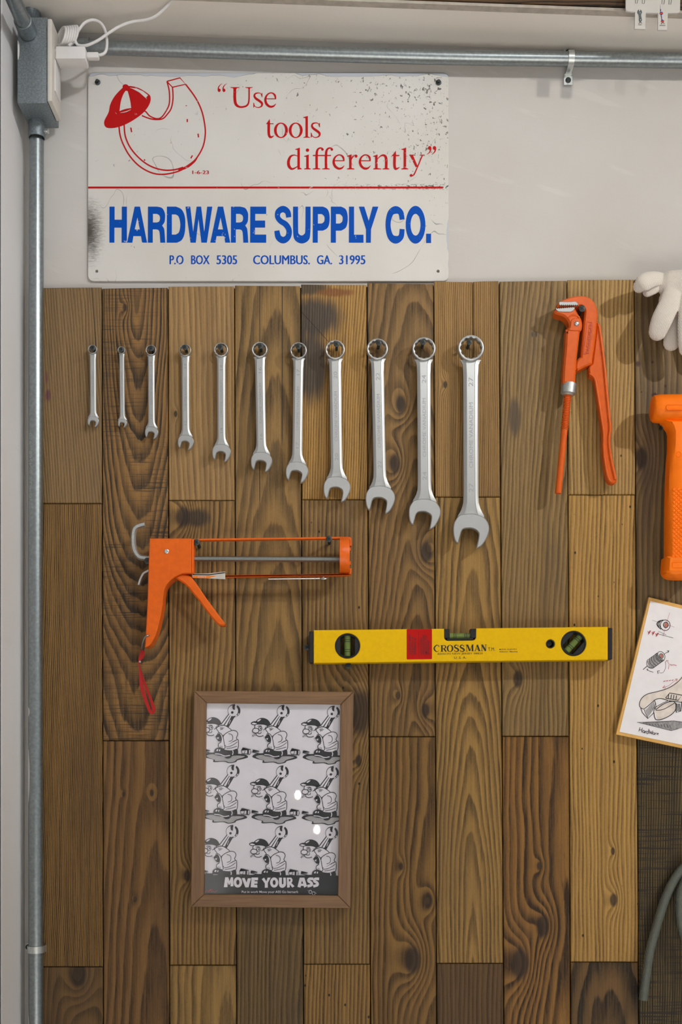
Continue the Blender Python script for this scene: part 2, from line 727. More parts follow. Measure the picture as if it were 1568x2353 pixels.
M['sticker_white'] = simple('sticker_white', (196, 190, 180), 0.4)
M['sticker_orange'] = simple('sticker_orange', (226, 122, 30), 0.45)
M['hose'] = None
M['blue_icon'] = simple('blue_print', (26, 60, 120), 0.6)
M['grey_icon'] = simple('grey_print', (86, 96, 98), 0.6)
M['red_icon'] = simple('red_print', (200, 44, 30), 0.6)


def frame_wood(name, vertical):
    m = Mat(name)
    x, y, z = m.xyz()
    a, b = (x, z) if vertical else (z, x)
    n = m.noise(m.vec(a * 420.0, 1.0, b * 14.0), 1.0, 4, 0.6)
    q = m.noise(m.vec(a * 60.0, 2.0, b * 5.0), 1.0, 3, 0.6)
    m.color(m.mix((n * 0.6 + q * 0.4).step(0.3, 0.7), lin((140, 107, 74)), lin((108, 80, 56))))
    m.set(Roughness=0.5)
    m.bump(n, 0.1, 0.0004)
    return m.m


M['frame_v'] = frame_wood('walnut_upright', True)
M['frame_h'] = frame_wood('walnut_rail', False)


def hose_mat():
    m = Mat('braided_hose')
    x, y, z = m.xyz()
    a = ((x + z) * 1900.0).sin() * ((x - z * 0.8) * 1900.0).sin()
    m.color(m.mix(a.step(-0.3, 0.6), lin((74, 79, 72)), lin((112, 116, 104))))
    m.set(Roughness=0.42)
    m.bump(a, 0.25, 0.0006)
    return m.m


M['hose'] = hose_mat()


def knit_mat():
    m = Mat('knitted_cotton')
    x, y, z = m.xyz()
    w = m.noise(m.vec(x, y, z), 25, 2)
    rib = ((x * 1.0 + z * 0.32 + w * 0.004) * 4300.0).sin()
    row = ((z - x * 0.32 + w * 0.003) * 5200.0).sin()
    k = rib * 0.65 + row * 0.35
    m.color(m.mix(k.step(-0.9, 0.5), lin((186, 178, 167)), lin((228, 221, 212))))
    m.set(Roughness=0.9)
    m.b.inputs['Sheen Weight'].default_value = 0.25
    m.bump(k, 0.35, 0.0008)
    return m.m


M['knit'] = knit_mat()


def sign_mat():
    """cream enamel with scratches, chipped edges and a rust smudge (object origin = middle of the sheet)"""
    m = Mat('worn_enamel')
    x, y, z = m.xyz()
    v = m.vec(x, 0.0, z)
    big = m.noise(v, 6, 3)
    c = m.mix(big.step(0.35, 0.7), lin((206, 204, 200)), lin((199, 196, 190)))
    # specks, dense towards the top right corner of the sheet
    corner = (x * 2.2 + z * 3.2 - 0.30).step(-0.25, 0.55)
    n1 = m.noise(m.vec(x * 190.0, 0.0, z * 150.0), 1.0, 5, 0.65, 0.6)
    n2 = m.noise(v, 14, 3)
    sp = (n1 + corner * 0.10 + (n2 - 0.5) * 0.20).step(0.685, 0.735)
    c = m.mix(sp * 0.85, c, lin((52, 50, 40)))
    n5 = m.noise(m.vec(x * 330.0, 3.0, z * 46.0), 1.0, 4, 0.6)
    edge_r = x.step(0.17, 0.262) * (n2 - 0.1).step(0.3, 0.6) * z.step(-0.03, 0.04)
    c = m.mix((n5 + edge_r * 0.14).step(0.725, 0.765) * 0.8, c, lin((48, 46, 36)))
    # thin cracks: contours of a warped noise, broken up
    n3 = m.noise(v, 10, 2, 0.5, 0.9)
    crk = (n3 - 0.5).abs().step(0.0035, 0.0012) * m.noise(v, 17, 2).step(0.52, 0.62)
    c = m.mix(crk * 0.5, c, lin((60, 56, 44)))
    # black dirt along the right half of the red rule
    zr = (0.1546 - (431 - 168) / 478.0 * 0.3092)
    dirt = (z - zr - 0.001).abs().step(0.006, 0.001) * x.step(0.06, 0.2) * m.noise(m.vec(x * 240, 0.0, z * 420), 1.0, 3).step(0.50, 0.60)
    c = m.mix(dirt * 0.9, c, lin((44, 42, 34)))
    # chipped edges show grey primer
    wv = m.noise(m.vec(x * 14.0, 1.0, z * 4.0), 1.0, 3)
    ch = (z - wv * 0.034 + 0.0135).step(0.1466, 0.1472)
    ch2 = (x - m.noise(m.vec(x * 6.0, 4.0, z * 16.0), 1.0, 3) * 0.03 + 0.0068).step(0.2605, 0.2612) * z.step(0.06, 0.04)
    c = m.mix(ch.max(ch2), c, lin((178, 182, 190)))
    rim = (z - wv * 0.034 + 0.0135 - 0.1466).abs().step(0.0006, 0.0002)
    c = m.mix(rim * wv.step(0.4, 0.6) * 0.7, c, lin((70, 72, 74)))
    # rust smudge on the left edge
    dx, dz = (x + 0.266) / 0.016, (z + 0.081) / 0.036
    dd = (dx * dx + dz * dz).sqrt() + (m.noise(m.vec(x * 130.0, 1.0, z * 420.0), 1.0, 5, 0.7) - 0.5) * 2.2
    c = m.mix(dd.step(1.7, 0.1) * 0.92, c, lin((52, 42, 34)))
    m.color(c)
    m.set(Roughness=0.48)
    m.b.inputs['Specular IOR Level'].default_value = 0.35
    return m.m


def worn_ink(name, rgb, amount=0.70):
    m = Mat(name)
    x, y, z = m.xyz()
    v = m.vec(x, 0.0, z)
    n = m.noise(v, 130, 4, 0.65, 0.8)
    g = m.noise(v, 16, 2)
    c = m.mix((n + (g - 0.5) * 0.22).step(amount - 0.02, amount + 0.03) * 0.75, lin(rgb), lin((205, 205, 205)))
    m.color(c)
    m.set(Roughness=0.55)
    m.b.inputs['Specular IOR Level'].default_value = 0.12
    return m.m


M['sign'] = sign_mat()
M['sign_red'] = worn_ink('worn_red_print', (178, 20, 22), 0.68)
M['sign_blue'] = worn_ink('worn_blue_print', (0, 74, 172), 0.675)
M['sign_white'] = simple('bare_enamel', (205, 203, 199), 0.5, 0, 0.02)


def glass_mat(name, tint=(1, 1, 1, 1), rough=0.02, body=0.0):
    """thin clear pane: see-through with a surface reflection"""
    m = Mat(name)
    nt = m.nt
    nt.nodes.remove(m.b)
    t = nt.nodes.new('ShaderNodeBsdfTransparent')
    t.inputs[0].default_value = tint
    g = nt.nodes.new('ShaderNodeBsdfGlossy')
    g.inputs['Roughness'].default_value = rough
    # the same surface reflection from either side of a thin pane
    geo = nt.nodes.new('ShaderNodeNewGeometry')
    ior = S(nt, geo.outputs['Backfacing']) * (1 / 1.45 - 1.45) + 1.45
    fr = nt.nodes.new('ShaderNodeFresnel')
    nt.links.new(ior.s, fr.inputs[0])
    mx = nt.nodes.new('ShaderNodeMixShader')
    nt.links.new(fr.outputs[0], mx.inputs[0])
    core = t.outputs[0]
    if body:                            # cloudy fluid or resin: part of the light scatters inside
        df = nt.nodes.new('ShaderNodeBsdfDiffuse')
        df.inputs[0].default_value = tint
        tr = nt.nodes.new('ShaderNodeBsdfTranslucent')
        tr.inputs[0].default_value = tint
        ad = nt.nodes.new('ShaderNodeMixShader')
        nt.links.new(df.outputs[0], ad.inputs[1])
        nt.links.new(tr.outputs[0], ad.inputs[2])
        m2 = nt.nodes.new('ShaderNodeMixShader')
        m2.inputs[0].default_value = body
        nt.links.new(core, m2.inputs[1])
        nt.links.new(ad.outputs[0], m2.inputs[2])
        core = m2.outputs[0]
    nt.links.new(core, mx.inputs[1])
    nt.links.new(g.outputs[0], mx.inputs[2])
    nt.links.new(mx.outputs[0], m.out.inputs[0])
    return m.m


M['pane'] = glass_mat('picture_glass')
M['acrylic'] = glass_mat('clear_acrylic', (0.93, 0.95, 0.93, 1), 0.08, 0.12)
M['fluid'] = glass_mat('green_fluid', (0.62, 0.80, 0.26, 1), 0.08, 0.45)
M['bubble'] = glass_mat('bubble_air', (0.95, 0.97, 0.9, 1), 0.05)

# ------------------------------------------------------------------ the setting
XL, ZF, ZT = -0.470, 0.0, 2.95


def slab(name, x0, x1, y0, y1, z0, z1, material, label, bev=0.0):
    mb = MB()
    mb.box(((x0 + x1) / 2, (y0 + y1) / 2, (z0 + z1) / 2), (x1 - x0, y1 - y0, z1 - z0), bev)
    o = build(name, mb, material, origin=((x0 + x1) / 2, (y0 + y1) / 2, z0))
    return tag(o, label, None, None, 'structure')


wall_back = slab('wall_back', XL - 0.1, 1.75, 0.0, 0.1, ZF, ZT, M['white_wall'], 'white plastered wall clad with reclaimed wooden planks')
slab('floor', XL - 0.1, 1.75, -4.6, 0.1, -0.05, ZF, M['floor'], 'grey concrete floor below the plank wall')
slab('ceiling', XL - 0.1, 1.75, -4.6, 0.1, ZT, ZT + 0.05, M['ceiling'], 'white ceiling above the bulkhead')

# left wall: a plastered return, a dark open joint and the next panel
wall_left = slab('wall_left', XL - 0.1, XL, -0.1195, 0.0, ZF, ZT, M['left_wall'], 'white plastered side wall left of the metal conduit')
mb = MB()
mb.box((XL - 0.0515, -2.3645, ZT / 2), (0.1, 4.47, ZT), 0.002)
pn = build('wall_panel', mb, M['left_wall'], wall_left)
mb = MB()
mb.box((XL - 0.0520, -0.1246, ZT / 2), (0.1, 0.0098, ZT))
build('joint_backing', mb, M['black_plastic'], wall_left)

# bulkhead over the wall: white underside, grey lip and an old dark board in front
SL = -0.0364


def zs(x):
    return 2.4187 + SL * x


def wedge(x0, x1, d0, d1, dz0, dz1):
    v = [(x, -d, zs(x) + dz) for x in (x0, x1) for d in (d0, d1) for dz in (dz0, dz1)]
    f = [(0, 1, 3, 2), (4, 6, 7, 5), (0, 4, 5, 1), (2, 3, 7, 6), (0, 2, 6, 4), (1, 5, 7, 3)]
    return v, f


mb = MB()
mb.add(*wedge(XL, 1.75, 0.0, 0.0855, 0.0, 0.30))
o = build('trim_1', mb, M['soffit'], origin=(0, 0, 2.4))
tag(o, 'white painted underside of the bulkhead above the horizontal pipe', None, None, 'structure')
dark_board = wood(71.0, (92, 66, 44), (34, 27, 22), 0.2, 0.05, 0.02, 0.006, 0.9, 0.02, 0.0, 0.7)
# the board runs along X: turn its grain with the object
mb = MB()
mb.add(*wedge(XL, 1.75, 0.0875, 0.101, 0.004, 0.16))
old = build('trim_2', mb, dark_board, origin=(0, -0.095, 2.5))
tag(old, 'old dark wooden board along the top edge of the picture', None, None, 'structure')
nt = dark_board.node_tree
tc = [n for n in nt.nodes if n.type == 'TEX_COORD'][0]
sp = tc.outputs['Object'].links[0].to_node
mp = nt.nodes.new('ShaderNodeMapping')
mp.inputs['Rotation'].default_value = (0, PI / 2, 0)
nt.links.new(tc.outputs['Object'], mp.inputs[0])
nt.links.new(mp.outputs[0], sp.inputs[0])
mb = MB()
mb.add(*wedge(XL, 1.75, 0.0860, 0.0985, -0.0005, 0.0035))
build('painted_edge', mb, simple('greyed_paint', (176, 168, 156), 0.7, 0, 0.1, 90, 0.2), old)

# ------------------------------------------------------------------ planks
XT = [90, 234, 386, 538.7, 691, 843.5, 997, 1148, 1303.5, 1458.5, 1613, 1768, 1923]
XB = [90, 237, 390, 544, 698, 852, 1004, 1158.5, 1312, 1469, 1626, 1783, 1940]
TOP = [660, 661, 657, 655.5, 653, 650, 646, 645, 642, 640, 638, 636]
PD = 0.0125     # plank face in front of the plaster


def seam(i, y):
    return XT[i] + (XB[i] - XT[i]) * (y - 650) / 1703.0


def plank(col, ya, yb, xa=0.0, xb=1.0, knots=(), patch=None, crack=(), **kw):
    d = PD + random.uniform(-0.0009, 0.0009)
    def X(t, y):
        a, b = seam(col, y) + 1.15, seam(col + 1, y) - 1.15
        return a + (b - a) * t
    g = 0.75
    jag = random.uniform(-1.2, 1.2) if ya < 700 else 0
    pts = [(X(xa, ya), ya + g + jag), (X((xa + xb) / 2, ya), ya + g - jag * 0.5), (X(xb, ya), ya + g - jag), (X(xb, yb), yb - g), (X(xa, yb), yb - g)]
    cx, cy = sum(p[0] for p in (pts[0], pts[2], pts[3], pts[4])) / 4, (ya + yb) / 2
    k = (D - d) / F
    kn = [((a - cx) * k, (cy - b) * k, s * k) for a, b, s in knots]
    pa = [((a - cx) * k, (cy - b) * k, sx * k, sy * k, c) for a, b, sx, sy, c in patch] if patch else None
    cr = [((a - cx) * k, (cy - b1) * k, (cy - b0) * k, dr) for a, b0, b1, dr in crack]
    m = wood(knots=kn, patch=pa, crack=cr, **kw)
    mb = MB()
    mb.plate(pts, 0.0015, d, 0.0011)
    return build('plank', mb, m, wall_back, origin=P(cx, cy, d), sharp=25)


random.seed(5)
mbk = MB()
mbk.plate([(90, 668), (1930, 648), (1940, 3838), (90, 3838)], 0.0002, 0.0012)
build('seam_shade_sheet', mbk, simple('seam_shade', (30, 24, 18), 0.9), wall_back)  # added dark sheet, stands in for shade in the plank gaps

B1, B2 = (58, 50, 44), (44, 40, 36)
PL = [
    # column 0
    (0, 660, 1157, dict(seed=1.3, light=(138, 110, 79), dark=(96, 75, 54), x0=0.30, rw=0.0042, contrast=0.6, stain=0.35, stainc=(104, 84, 62), slope=0.08, crack=[(221, 662, 800, -0.08)], patch=[(111, 908, 7, 14, (96, 56, 62)), (107, 868, 4, 16, (110, 74, 66))])),
    (0, 1157, 2222, dict(seed=2.7, light=(140, 106, 64), dark=(78, 57, 36), x0=0.42, rw=0.0027, contrast=0.95, wob=0.012, stain=0.45, stainc=(80, 60, 38), slope=-0.03)),
    (0, 2222, 3280, dict(seed=3.9, light=(112, 84, 54), dark=(66, 50, 34), x0=0.02, rw=0.006, contrast=0.6, knots=[(180, 2240, 26)], stain=0.5)),
    # column 1
    (1, 661, 1702, dict(seed=4.1, light=(138, 102, 62), dark=(62, 50, 39), x0=0.004, y0=0.05, tilt=-0.14, rw=0.0050, contrast=0.9, wob=0.018, saw=0.75, stain=0.35, stainc=(62, 52, 42), knots=[(287, 707, 8)])),
    (1, 1702, 2760, dict(seed=5.5, light=(126, 92, 56), dark=(76, 54, 35), x0=0.03, y0=0.06, tilt=0.05, rw=0.0085, contrast=0.85, stain=0.5, stainc=(74, 55, 38), knots=[(349, 1822, 7), (284, 1825, 5), (310, 2066, 6)])),
    (1, 2760, 3838, dict(seed=6.5, light=(120, 90, 58), dark=(76, 56, 38))),
    # column 2
    (2, 657, 1150, dict(seed=7.2, light=(160, 126, 87), dark=(112, 86, 58), x0=0.20, rw=0.0075, contrast=0.55, stain=0.25, stainc=(112, 88, 62), knots=[(404, 951, 6)], slope=0.03)),
    (2, 1150, 2218, dict(seed=8.8, light=(146, 113, 70), dark=(92, 68, 43), x0=0.075, y0=0.05, tilt=0.05, rw=0.0056, contrast=0.85, stain=0.3, stainc=(92, 70, 46), knots=[(420, 1188, 22), (430, 2012, 12)], patch=[(447, 1190, 34, 20, (54, 44, 34))])),
    (2, 2218, 3280, dict(seed=9.4, light=(158, 124, 76), dark=(96, 72, 44), x0=0.03, y0=0.08, rw=0.0062, contrast=0.75)),
    # column 3
    (3, 655.5, 1702, dict(seed=10.6, light=(142, 110, 68), dark=(82, 64, 44), x0=0.01, y0=0.05, tilt=0.09, rw=0.0078, contrast=0.75, wob=0.02, stain=0.5, stainc=(80, 65, 48), crack=[(597, 660, 1140, 0.0), (649, 660, 1000, 0.0)])),
    (3, 1702, 2760, dict(seed=11.3, light=(118, 94, 62), dark=(68, 54, 37), x0=0.06, rw=0.006, contrast=0.7, stain=0.5)),
    (3, 2760, 3838, dict(seed=12.3, light=(118, 94, 62), dark=(68, 54, 37))),
    # column 4
    (4, 653, 1148, dict(seed=13.7, light=(176, 134, 76), dark=(112, 82, 47), x0=0.09, y0=0.03, tilt=0.10, rw=0.0036, contrast=0.75, stain=0.15, stainc=(120, 80, 40),
                        patch=[(722, 728, 62, 42, (56, 52, 48)), (708, 840, 40, 78, (54, 50, 46)), (712, 663, 40, 14, (66, 58, 46)), (770, 672, 40, 9, (120, 76, 36))], crack=[(745, 690, 775, -0.9)])),
    (4, 1148, 2216, dict(seed=14.2, light=(142, 110, 68), dark=(90, 68, 44), x0=0.16, rw=0.0062, contrast=0.8, stain=0.4, knots=[(822, 1635, 44), (824, 1748, 12)], holes=0.10)),
    (4, 2216, 3280, dict(seed=15.8, light=(152, 116, 68), dark=(88, 64, 38), x0=0.10, rw=0.0052, contrast=0.8, holes=0.22, stain=0.35)),
    # column 5
    (5, 650, 1693, dict(seed=16.4, light=(134, 102, 63), dark=(80, 60, 39), x0=0.02, y0=0.055, tilt=0.10, rw=0.0055, contrast=0.8, wob=0.022, stain=0.5, stainc=(84, 66, 46),
                        knots=[(922, 930, 17), (908, 1066, 19), (980, 1268, 20), (978, 1632, 15), (915, 1598, 9)])),
    (5, 1693, 2760, dict(seed=17.9, light=(134, 100, 56), dark=(82, 58, 34), x0=0.05, y0=0.05, tilt=0.04, rw=0.0062, contrast=0.9, wob=0.014, stain=0.35, stainc=(78, 58, 38), knots=[(948, 2206, 27), (922, 1991, 8), (985, 2070, 14)])),
    (5, 2760, 3838, dict(seed=18.9, light=(134, 100, 56), dark=(82, 58, 34))),
    # column 6
    (6, 646, 1142, dict(seed=19.1, light=(162, 125, 79), dark=(108, 81, 50), xa=0.0, xb=0.592, x0=0.30, rw=0.0031, contrast=0.7, stain=0.2, stainc=(104, 80, 52), knots=[(1024, 884, 7)], holes=0.03)),
    (6, 645.5, 1142, dict(seed=20.1, light=(154, 118, 74), dark=(104, 78, 48), xa=0.600, xb=1.0, x0=0.25, rw=0.0032, contrast=0.7, stain=0.25)),
    (6, 1142, 2214, dict(seed=21.6, light=(160, 124, 74), dark=(98, 75, 46), x0=0.006, y0=0.035, tilt=0.075, rw=0.0058, contrast=0.85, wob=0.014, stain=0.3, stainc=(96, 76, 50))),
    (6, 2214, 3280, dict(seed=22.2, light=(104, 78, 50), dark=(62, 46, 32), x0=0.10, rw=0.006, contrast=0.7)),
    # column 7
    (7, 645, 1692, dict(seed=23.8, light=(146, 117, 78), dark=(94, 74, 51), x0=0.12, y0=0.04, tilt=0.09, rw=0.0068, contrast=0.7, wob=0.02, stain=0.5, stainc=(88, 72, 54), knots=[(1190, 1560, 16)], slope=-0.04, patch=[(1224, 768, 3, 8, (60, 56, 50)), (1233, 768, 3, 8, (60, 56, 50)), (1185, 960, 14, 40, (84, 70, 54))])),
    (7, 1692, 2760, dict(seed=24.5, light=(142, 101, 53), dark=(68, 47, 29), x0=0.045, y0=0.05, tilt=0.03, rw=0.0078, contrast=1.0, wob=0.012, stain=0.35, stainc=(64, 46, 30), knots=[(1240, 1990, 9), (1196, 2214, 30), (1248, 2128, 22)])),
    (7, 2760, 3838, dict(seed=25.5, light=(132, 94, 50), dark=(68, 47, 29))),
    # column 8
    (8, 642, 1137, dict(seed=26.3, light=(178, 143, 92), dark=(124, 95, 59), x0=0.15, rw=0.0056, contrast=0.8, wob=0.012, stain=0.15, stainc=(120, 94, 62), holes=0.10)),
    (8, 1137, 2211, dict(seed=27.7, light=(184, 143, 84), dark=(122, 89, 50), x0=0.20, rw=0.0060, contrast=0.75, wob=0.012, stain=0.22, stainc=(120, 84, 46), holes=0.16, knots=[(1411, 2068, 13), (1409, 1956, 7)])),
    (8, 2211, 3280, dict(seed=28.4, light=(112, 83, 50), dark=(48, 40, 30), x0=0.01, y0=0.04, tilt=0.12, rw=0.011, contrast=1.0, wob=0.02)),
    # column 9 and on
    (9, 640, 1690, dict(seed=29.9, light=(130, 106, 76), dark=(82, 66, 50), x0=0.06, rw=0.008, contrast=0.7, wob=0.02, stain=0.7, stainc=(74, 62, 52), knots=[(1474, 1053, 22)], holes=0.05, patch=[(1467, 836, 6, 8, (66, 34, 34)), (1500, 832, 3, 4, (66, 34, 34)), (1504, 908, 8, 6, (64, 34, 32)), (1530, 887, 3, 4, (70, 36, 34))])),
    (9, 1690, 2760, dict(seed=30.3, light=(98, 80, 48), dark=(44, 39, 30), x0=0.10, rw=0.0036, contrast=1.1, saw=1.0, stain=0.75, stainc=(40, 37, 30))),
    (9, 2760, 3838, dict(seed=31.3, light=(112, 90, 54), dark=(58, 50, 36))),
    (10, 638, 1137, dict(seed=32.3, light=(150, 120, 78), dark=(100, 78, 50))),
    (10, 1137, 2211, dict(seed=33.3, light=(132, 102, 62), dark=(84, 62, 40))),
    (10, 2211, 3838, dict(seed=34.3, light=(120, 92, 58), dark=(76, 58, 38))),
    (11, 636, 1690, dict(seed=35.3, light=(140, 112, 72), dark=(90, 70, 46))),
    (11, 1690, 3838, dict(seed=36.3, light=(130, 100, 60), dark=(80, 60, 38))),
]
for col, y0, y1, kw in PL:
    plank(col, y0, y1, **kw)

# ------------------------------------------------------------------ conduit, box, charger
c_h = thing('conduit', P(784, 126, 0.022), 'horizontal galvanised steel conduit running across the top of the white wall', 'pipe')
mb = MB()
pts = [P(x, y, 0.022) for x, y in spline([(150, 106), (600, 120.5), (1000, 131), (1310, 136), (1900, 144)], 6)]
mb.tube(pts, 0.0100, 20)
build('pipe', mb, M['galv'], c_h)
mb = MB()
mb.tube([P(128, 105.5, 0.022), P(206, 108, 0.022)], 0.0122, 20)
build('coupling', mb, M['galv'], c_h)


def saddle_strap(name, cx, cy, d, r, horizontal, lug, w0, w1, label, one_sided=False):
    """pressed metal strap over a pipe with a lug either side"""
    root = thing(name, P(cx, cy, d), label, 'pipe clip')
    c = P(cx, cy, d)
    prof = []
    base = 0.0028
    prof.append((-(r + lug), base, w1))
    prof.append((-(r + 0.002), base, w1))
    prof.append((-(r + 0.001), base + 0.004, w0))
    for i in range(13):
        a = PI - PI * i / 12
        prof.append((math.cos(a) * (r + 0.0006), d + math.sin(a) * (r + 0.0006), w0))
    prof.append(((r + 0.001), base + 0.004, w0))
    prof.append(((r + 0.002), base, w1))
    prof.append(((r + lug), base, w1))
    mb = MB()
    t = 0.0014
    rings = []
    for i, (a, dd, w) in enumerate(prof):
        p0, p1 = prof[max(i - 1, 0)], prof[min(i + 1, len(prof) - 1)]
        ta = Vector((p1[0] - p0[0], p1[1] - p0[1])).normalized()
        nn = Vector((-ta.y, ta.x))
        if nn.y < 0 and (i < 2 or i > len(prof) - 3):
            nn = -nn
        q = []
        for sx, h in ((-1, 0), (1, 0), (1, t), (-1, t)):
            aa, dd2 = a + nn.x * h, dd + nn.y * h
            q.append((c.x + sx * w / 2, -dd2, c.z + aa) if horizontal else (c.x + aa, -dd2, c.z + sx * w / 2))
        rings.append(q)
    mb.loft(rings)
    build('strap', mb, M['zinc'], root, sharp=50)
    mb = MB()
    for s in (-1, 1):
        off = s * (r + lug * 0.62)
        p = (c.x, -base - t, c.z + off) if horizontal else (c.x + off, -base - t, c.z)
        mb2 = MB()
        mb2.lathe(p, (0, -1, 0), [(0, 0.0042), (0.0012, 0.0040), (0.0022, 0.0026), (0.0024, 0.0008)], 14)
        build('screw_head', mb2, M['black_screw'], root)
    return root


saddle_strap('pipe_strap', 1311.5, 136, 0.022, 0.0100, True, 0.0175, 0.0085, 0.0125, 'metal saddle strap with two dark screws holding the horizontal conduit')
saddle_strap('pipe_strap', 82.5, 2181, 0.024, 0.0106, False, 0.009, 0.010, 0.012, 'small metal strap low on the vertical conduit beside the planks')

c_v = thing('conduit', P(82, 2353, 0.024), 'vertical galvanised steel conduit in the corner left of the planks', 'pipe')
mb = MB()
mb.tube([P(83, 3830, 0.024), P(83, 2353, 0.024), P(81.5, 1300, 0.024), P(84, 300, 0.024)], 0.0107, 22)
build('pipe', mb, M['galv'], c_v)
mb = MB()
a, b = P(84.5, 317, 0.03), P(84.5, 262, 0.03)
mb.lathe(a, b - a, [(0, 0.0108), (0.0, 0.0121), (0.030, 0.0118), (0.0305, 0.0104), (0.0325, 0.0108), (0.033, 0.0103), (0.035, 0.0107), (0.0355, 0.0103), (0.037, 0.0112), (0.041, 0.0112)], 24, False)
cp = build('coupling', mb, M['galv_dark'], c_v, sharp=60)
mb = MB()
mb.lathe(P(101, 302, 0.034), (1, 0, 0), [(0, 0.0018), (0.002, 0.0018), (0.0022, 0.0032), (0.003, 0.0020), (0.005, 0.0018), (0.0055, 0.0034), (0.0068, 0.0036), (0.007, 0.001)], 12)
build('clamp_screw', mb, M['zinc'], cp)



def on_pipe(x, y):
    """a point of the vertical pipe's front surface at photo px"""
    c0 = P(82, y, 0.024)
    r_ = 0.0107
    dx = (x - 82) * (D - 0.03) / F
    dx = max(-r_ * 0.98, min(r_ * 0.98, dx))
    return Vector((c0.x + dx, c0.y - math.sqrt(r_ * r_ - dx * dx) - 0.00015, c0.z))


v_, f_ = text_mesh('JINGHUA BS4568/1970', 0.0)
bx_, by_ = max(p[0] for p in v_), max(p[1] for p in v_)
mb = MB()
mb.add([on_pipe(77.5 - b / by_ * 8.5, 1171 - a / bx_ * 172) for a, b in v_], f_)
build('pipe_marking', mb, simple('faint_marking', (168, 176, 174), 0.5, 0.5), c_v, sharp=0, recalc=False)
for y0_, y1_ in ((1722, 1842), (2332, 2400), (1626, 1646)):
    q_ = outline([(67.2, y0_), (70, y0_ + 4), (72.5, (y0_ + y1_) / 2), (70, y1_ - 6), (67.2, y1_)])
    mb = MB()
    ys = [y0_ + (y1_ - y0_) * i / 12 for i in range(13)]
    w_ = [4.6 * math.sin(PI * (i + 0.6) / 13.2) ** 0.6 for i in range(13)]
    vv_ = []
    for y_, ww in zip(ys, w_):
        vv_ += [on_pipe(67, y_), on_pipe(67 + ww * 0.6, y_), on_pipe(67 + ww, y_)]
    ff_ = [(3 * i + j, 3 * i + j + 1, 3 * i + j + 4, 3 * i + j + 3) for i in range(12) for j in range(2)]
    mb.add(vv_, ff_)
    build('paint_smear', mb, M['white_plastic'], c_v, sharp=0, recalc=False)

bx = thing('junction_box', (-0.438, -0.012, 2.284), 'galvanised steel junction box with a white socket plate on its right side', 'junction box')
mb = MB()
mb.box((-0.4379, -0.0465, 2.345), (0.0432, 0.069, 0.122), 0.0012)
build('body', mb, M['galv_dark'], bx)
mb = MB()
mb.box((-0.4125, -0.058, 2.343), (0.0068, 0.055, 0.117), 0.0018)
pl = build('socket_plate', mb, M['cream_plastic'], bx)
mb = MB()
mb.box((-0.4085, -0.056, 2.330), (0.002, 0.030, 0.046), 0.0008)
build('socket_insert', mb, M['white_plastic'], pl)
mb = MB()
mb.plate(outline([(40.5, 92, 1), (44, 100), (44.5, 118), (43.5, 130), (41.5, 137), (40.5, 130, 1)]), 0.0805, 0.0816)
build('paint_splash', mb, M['white_plastic'], bx)

c_f = thing('conduit', (-0.4447, -0.081, 2.3847), 'short galvanised conduit coming out of the junction box towards the viewer', 'pipe')
mb = MB()
mb.lathe((-0.4447, -0.082, 2.3847), (0, -1, 0), [(0, 0.0132), (0.026, 0.0126), (0.0265, 0.0108)], 24, False)
build('coupling', mb, M['galv'], c_f)
mb = MB()
mb.tube([(-0.4447, -0.085, 2.3847), (-0.4447, -1.2, 2.3847)], 0.0106, 20)
build('pipe', mb, M['galv'], c_f)
c_t = thing('conduit', (-0.444, -0.04, 2.407), 'dark shaded conduit rising from the top of the junction box', 'pipe')
mb = MB()
mb.tube([P(77, 46, 0.040), P(66, -20, 0.058), P(52, -100, 0.085)], 0.0118, 20)
build('pipe', mb, M['galv_dark'], c_t)

ch = thing('phone_charger', P(164, 135, 0.061), 'white plug-in charger stuck sideways into the socket plate', 'charger')
mb = MB()
mb.box((-0.3858, -0.0605, 2.3605), (0.0425, 0.027, 0.0185), 0.0022)
build('body', mb, M['white_plastic'], ch)
mb = MB()
mb.box((-0.4078, -0.0605, 2.3605), (0.003, 0.020, 0.014), 0.0008)
build('plug_base', mb, M['white_plastic'], ch)
cb = thing('charging_cable', P(215, 128, 0.0605), 'white charging cable coiled above the charger and leading up to the bulkhead', 'cable')
mb = MB()
mb.box((-0.3560, -0.0605, 2.3622), (0.0175, 0.010, 0.0085), 0.002)
build('connector', mb, M['white_plastic'], cb)
mb = MB()
pts = spline([(222, 125, .0605), (232, 126, .0605), (243, 118, .060), (246, 95, .057), (241, 68, .055), (229, 51, .055), (211, 46, .056), (193, 54, .058), (177, 76, .060), (166, 98, .062), (157, 106, .066)], 5)
mb.tube([P(*p) for p in pts], 0.00205, 10)
k = 6
for i in range(k):
    cx_ = 142 + i * 5.4
    lp = [(cx_ + 4 * math.sin(a) + 9 * math.cos(a), 84 - i * 0.6 - 21 * math.sin(a + 0.25), .058 + 0.012 * math.cos(a)) for a in (2 * PI * j / 22 for j in range(22))]
    mb.tube([P(*p) for p in lp], 0.00205, 10, closed=True)
pts = spline([(172, 92, .066), (180, 104, .066), (200, 104, .066), (225, 93, .066), (250, 76, .066), (276, 60, .066), (305, 50, .066), (335, 46, .068), (358, 37, .072), (380, 18, .078), (398, -4, .085), (415, -40, .095)], 5)
mb.tube([P(*p) for p in pts], 0.00205, 10)
build('cord', mb, M['white_plastic'], cb)

# ------------------------------------------------------------------ dark cross-head screws
SCREW = None


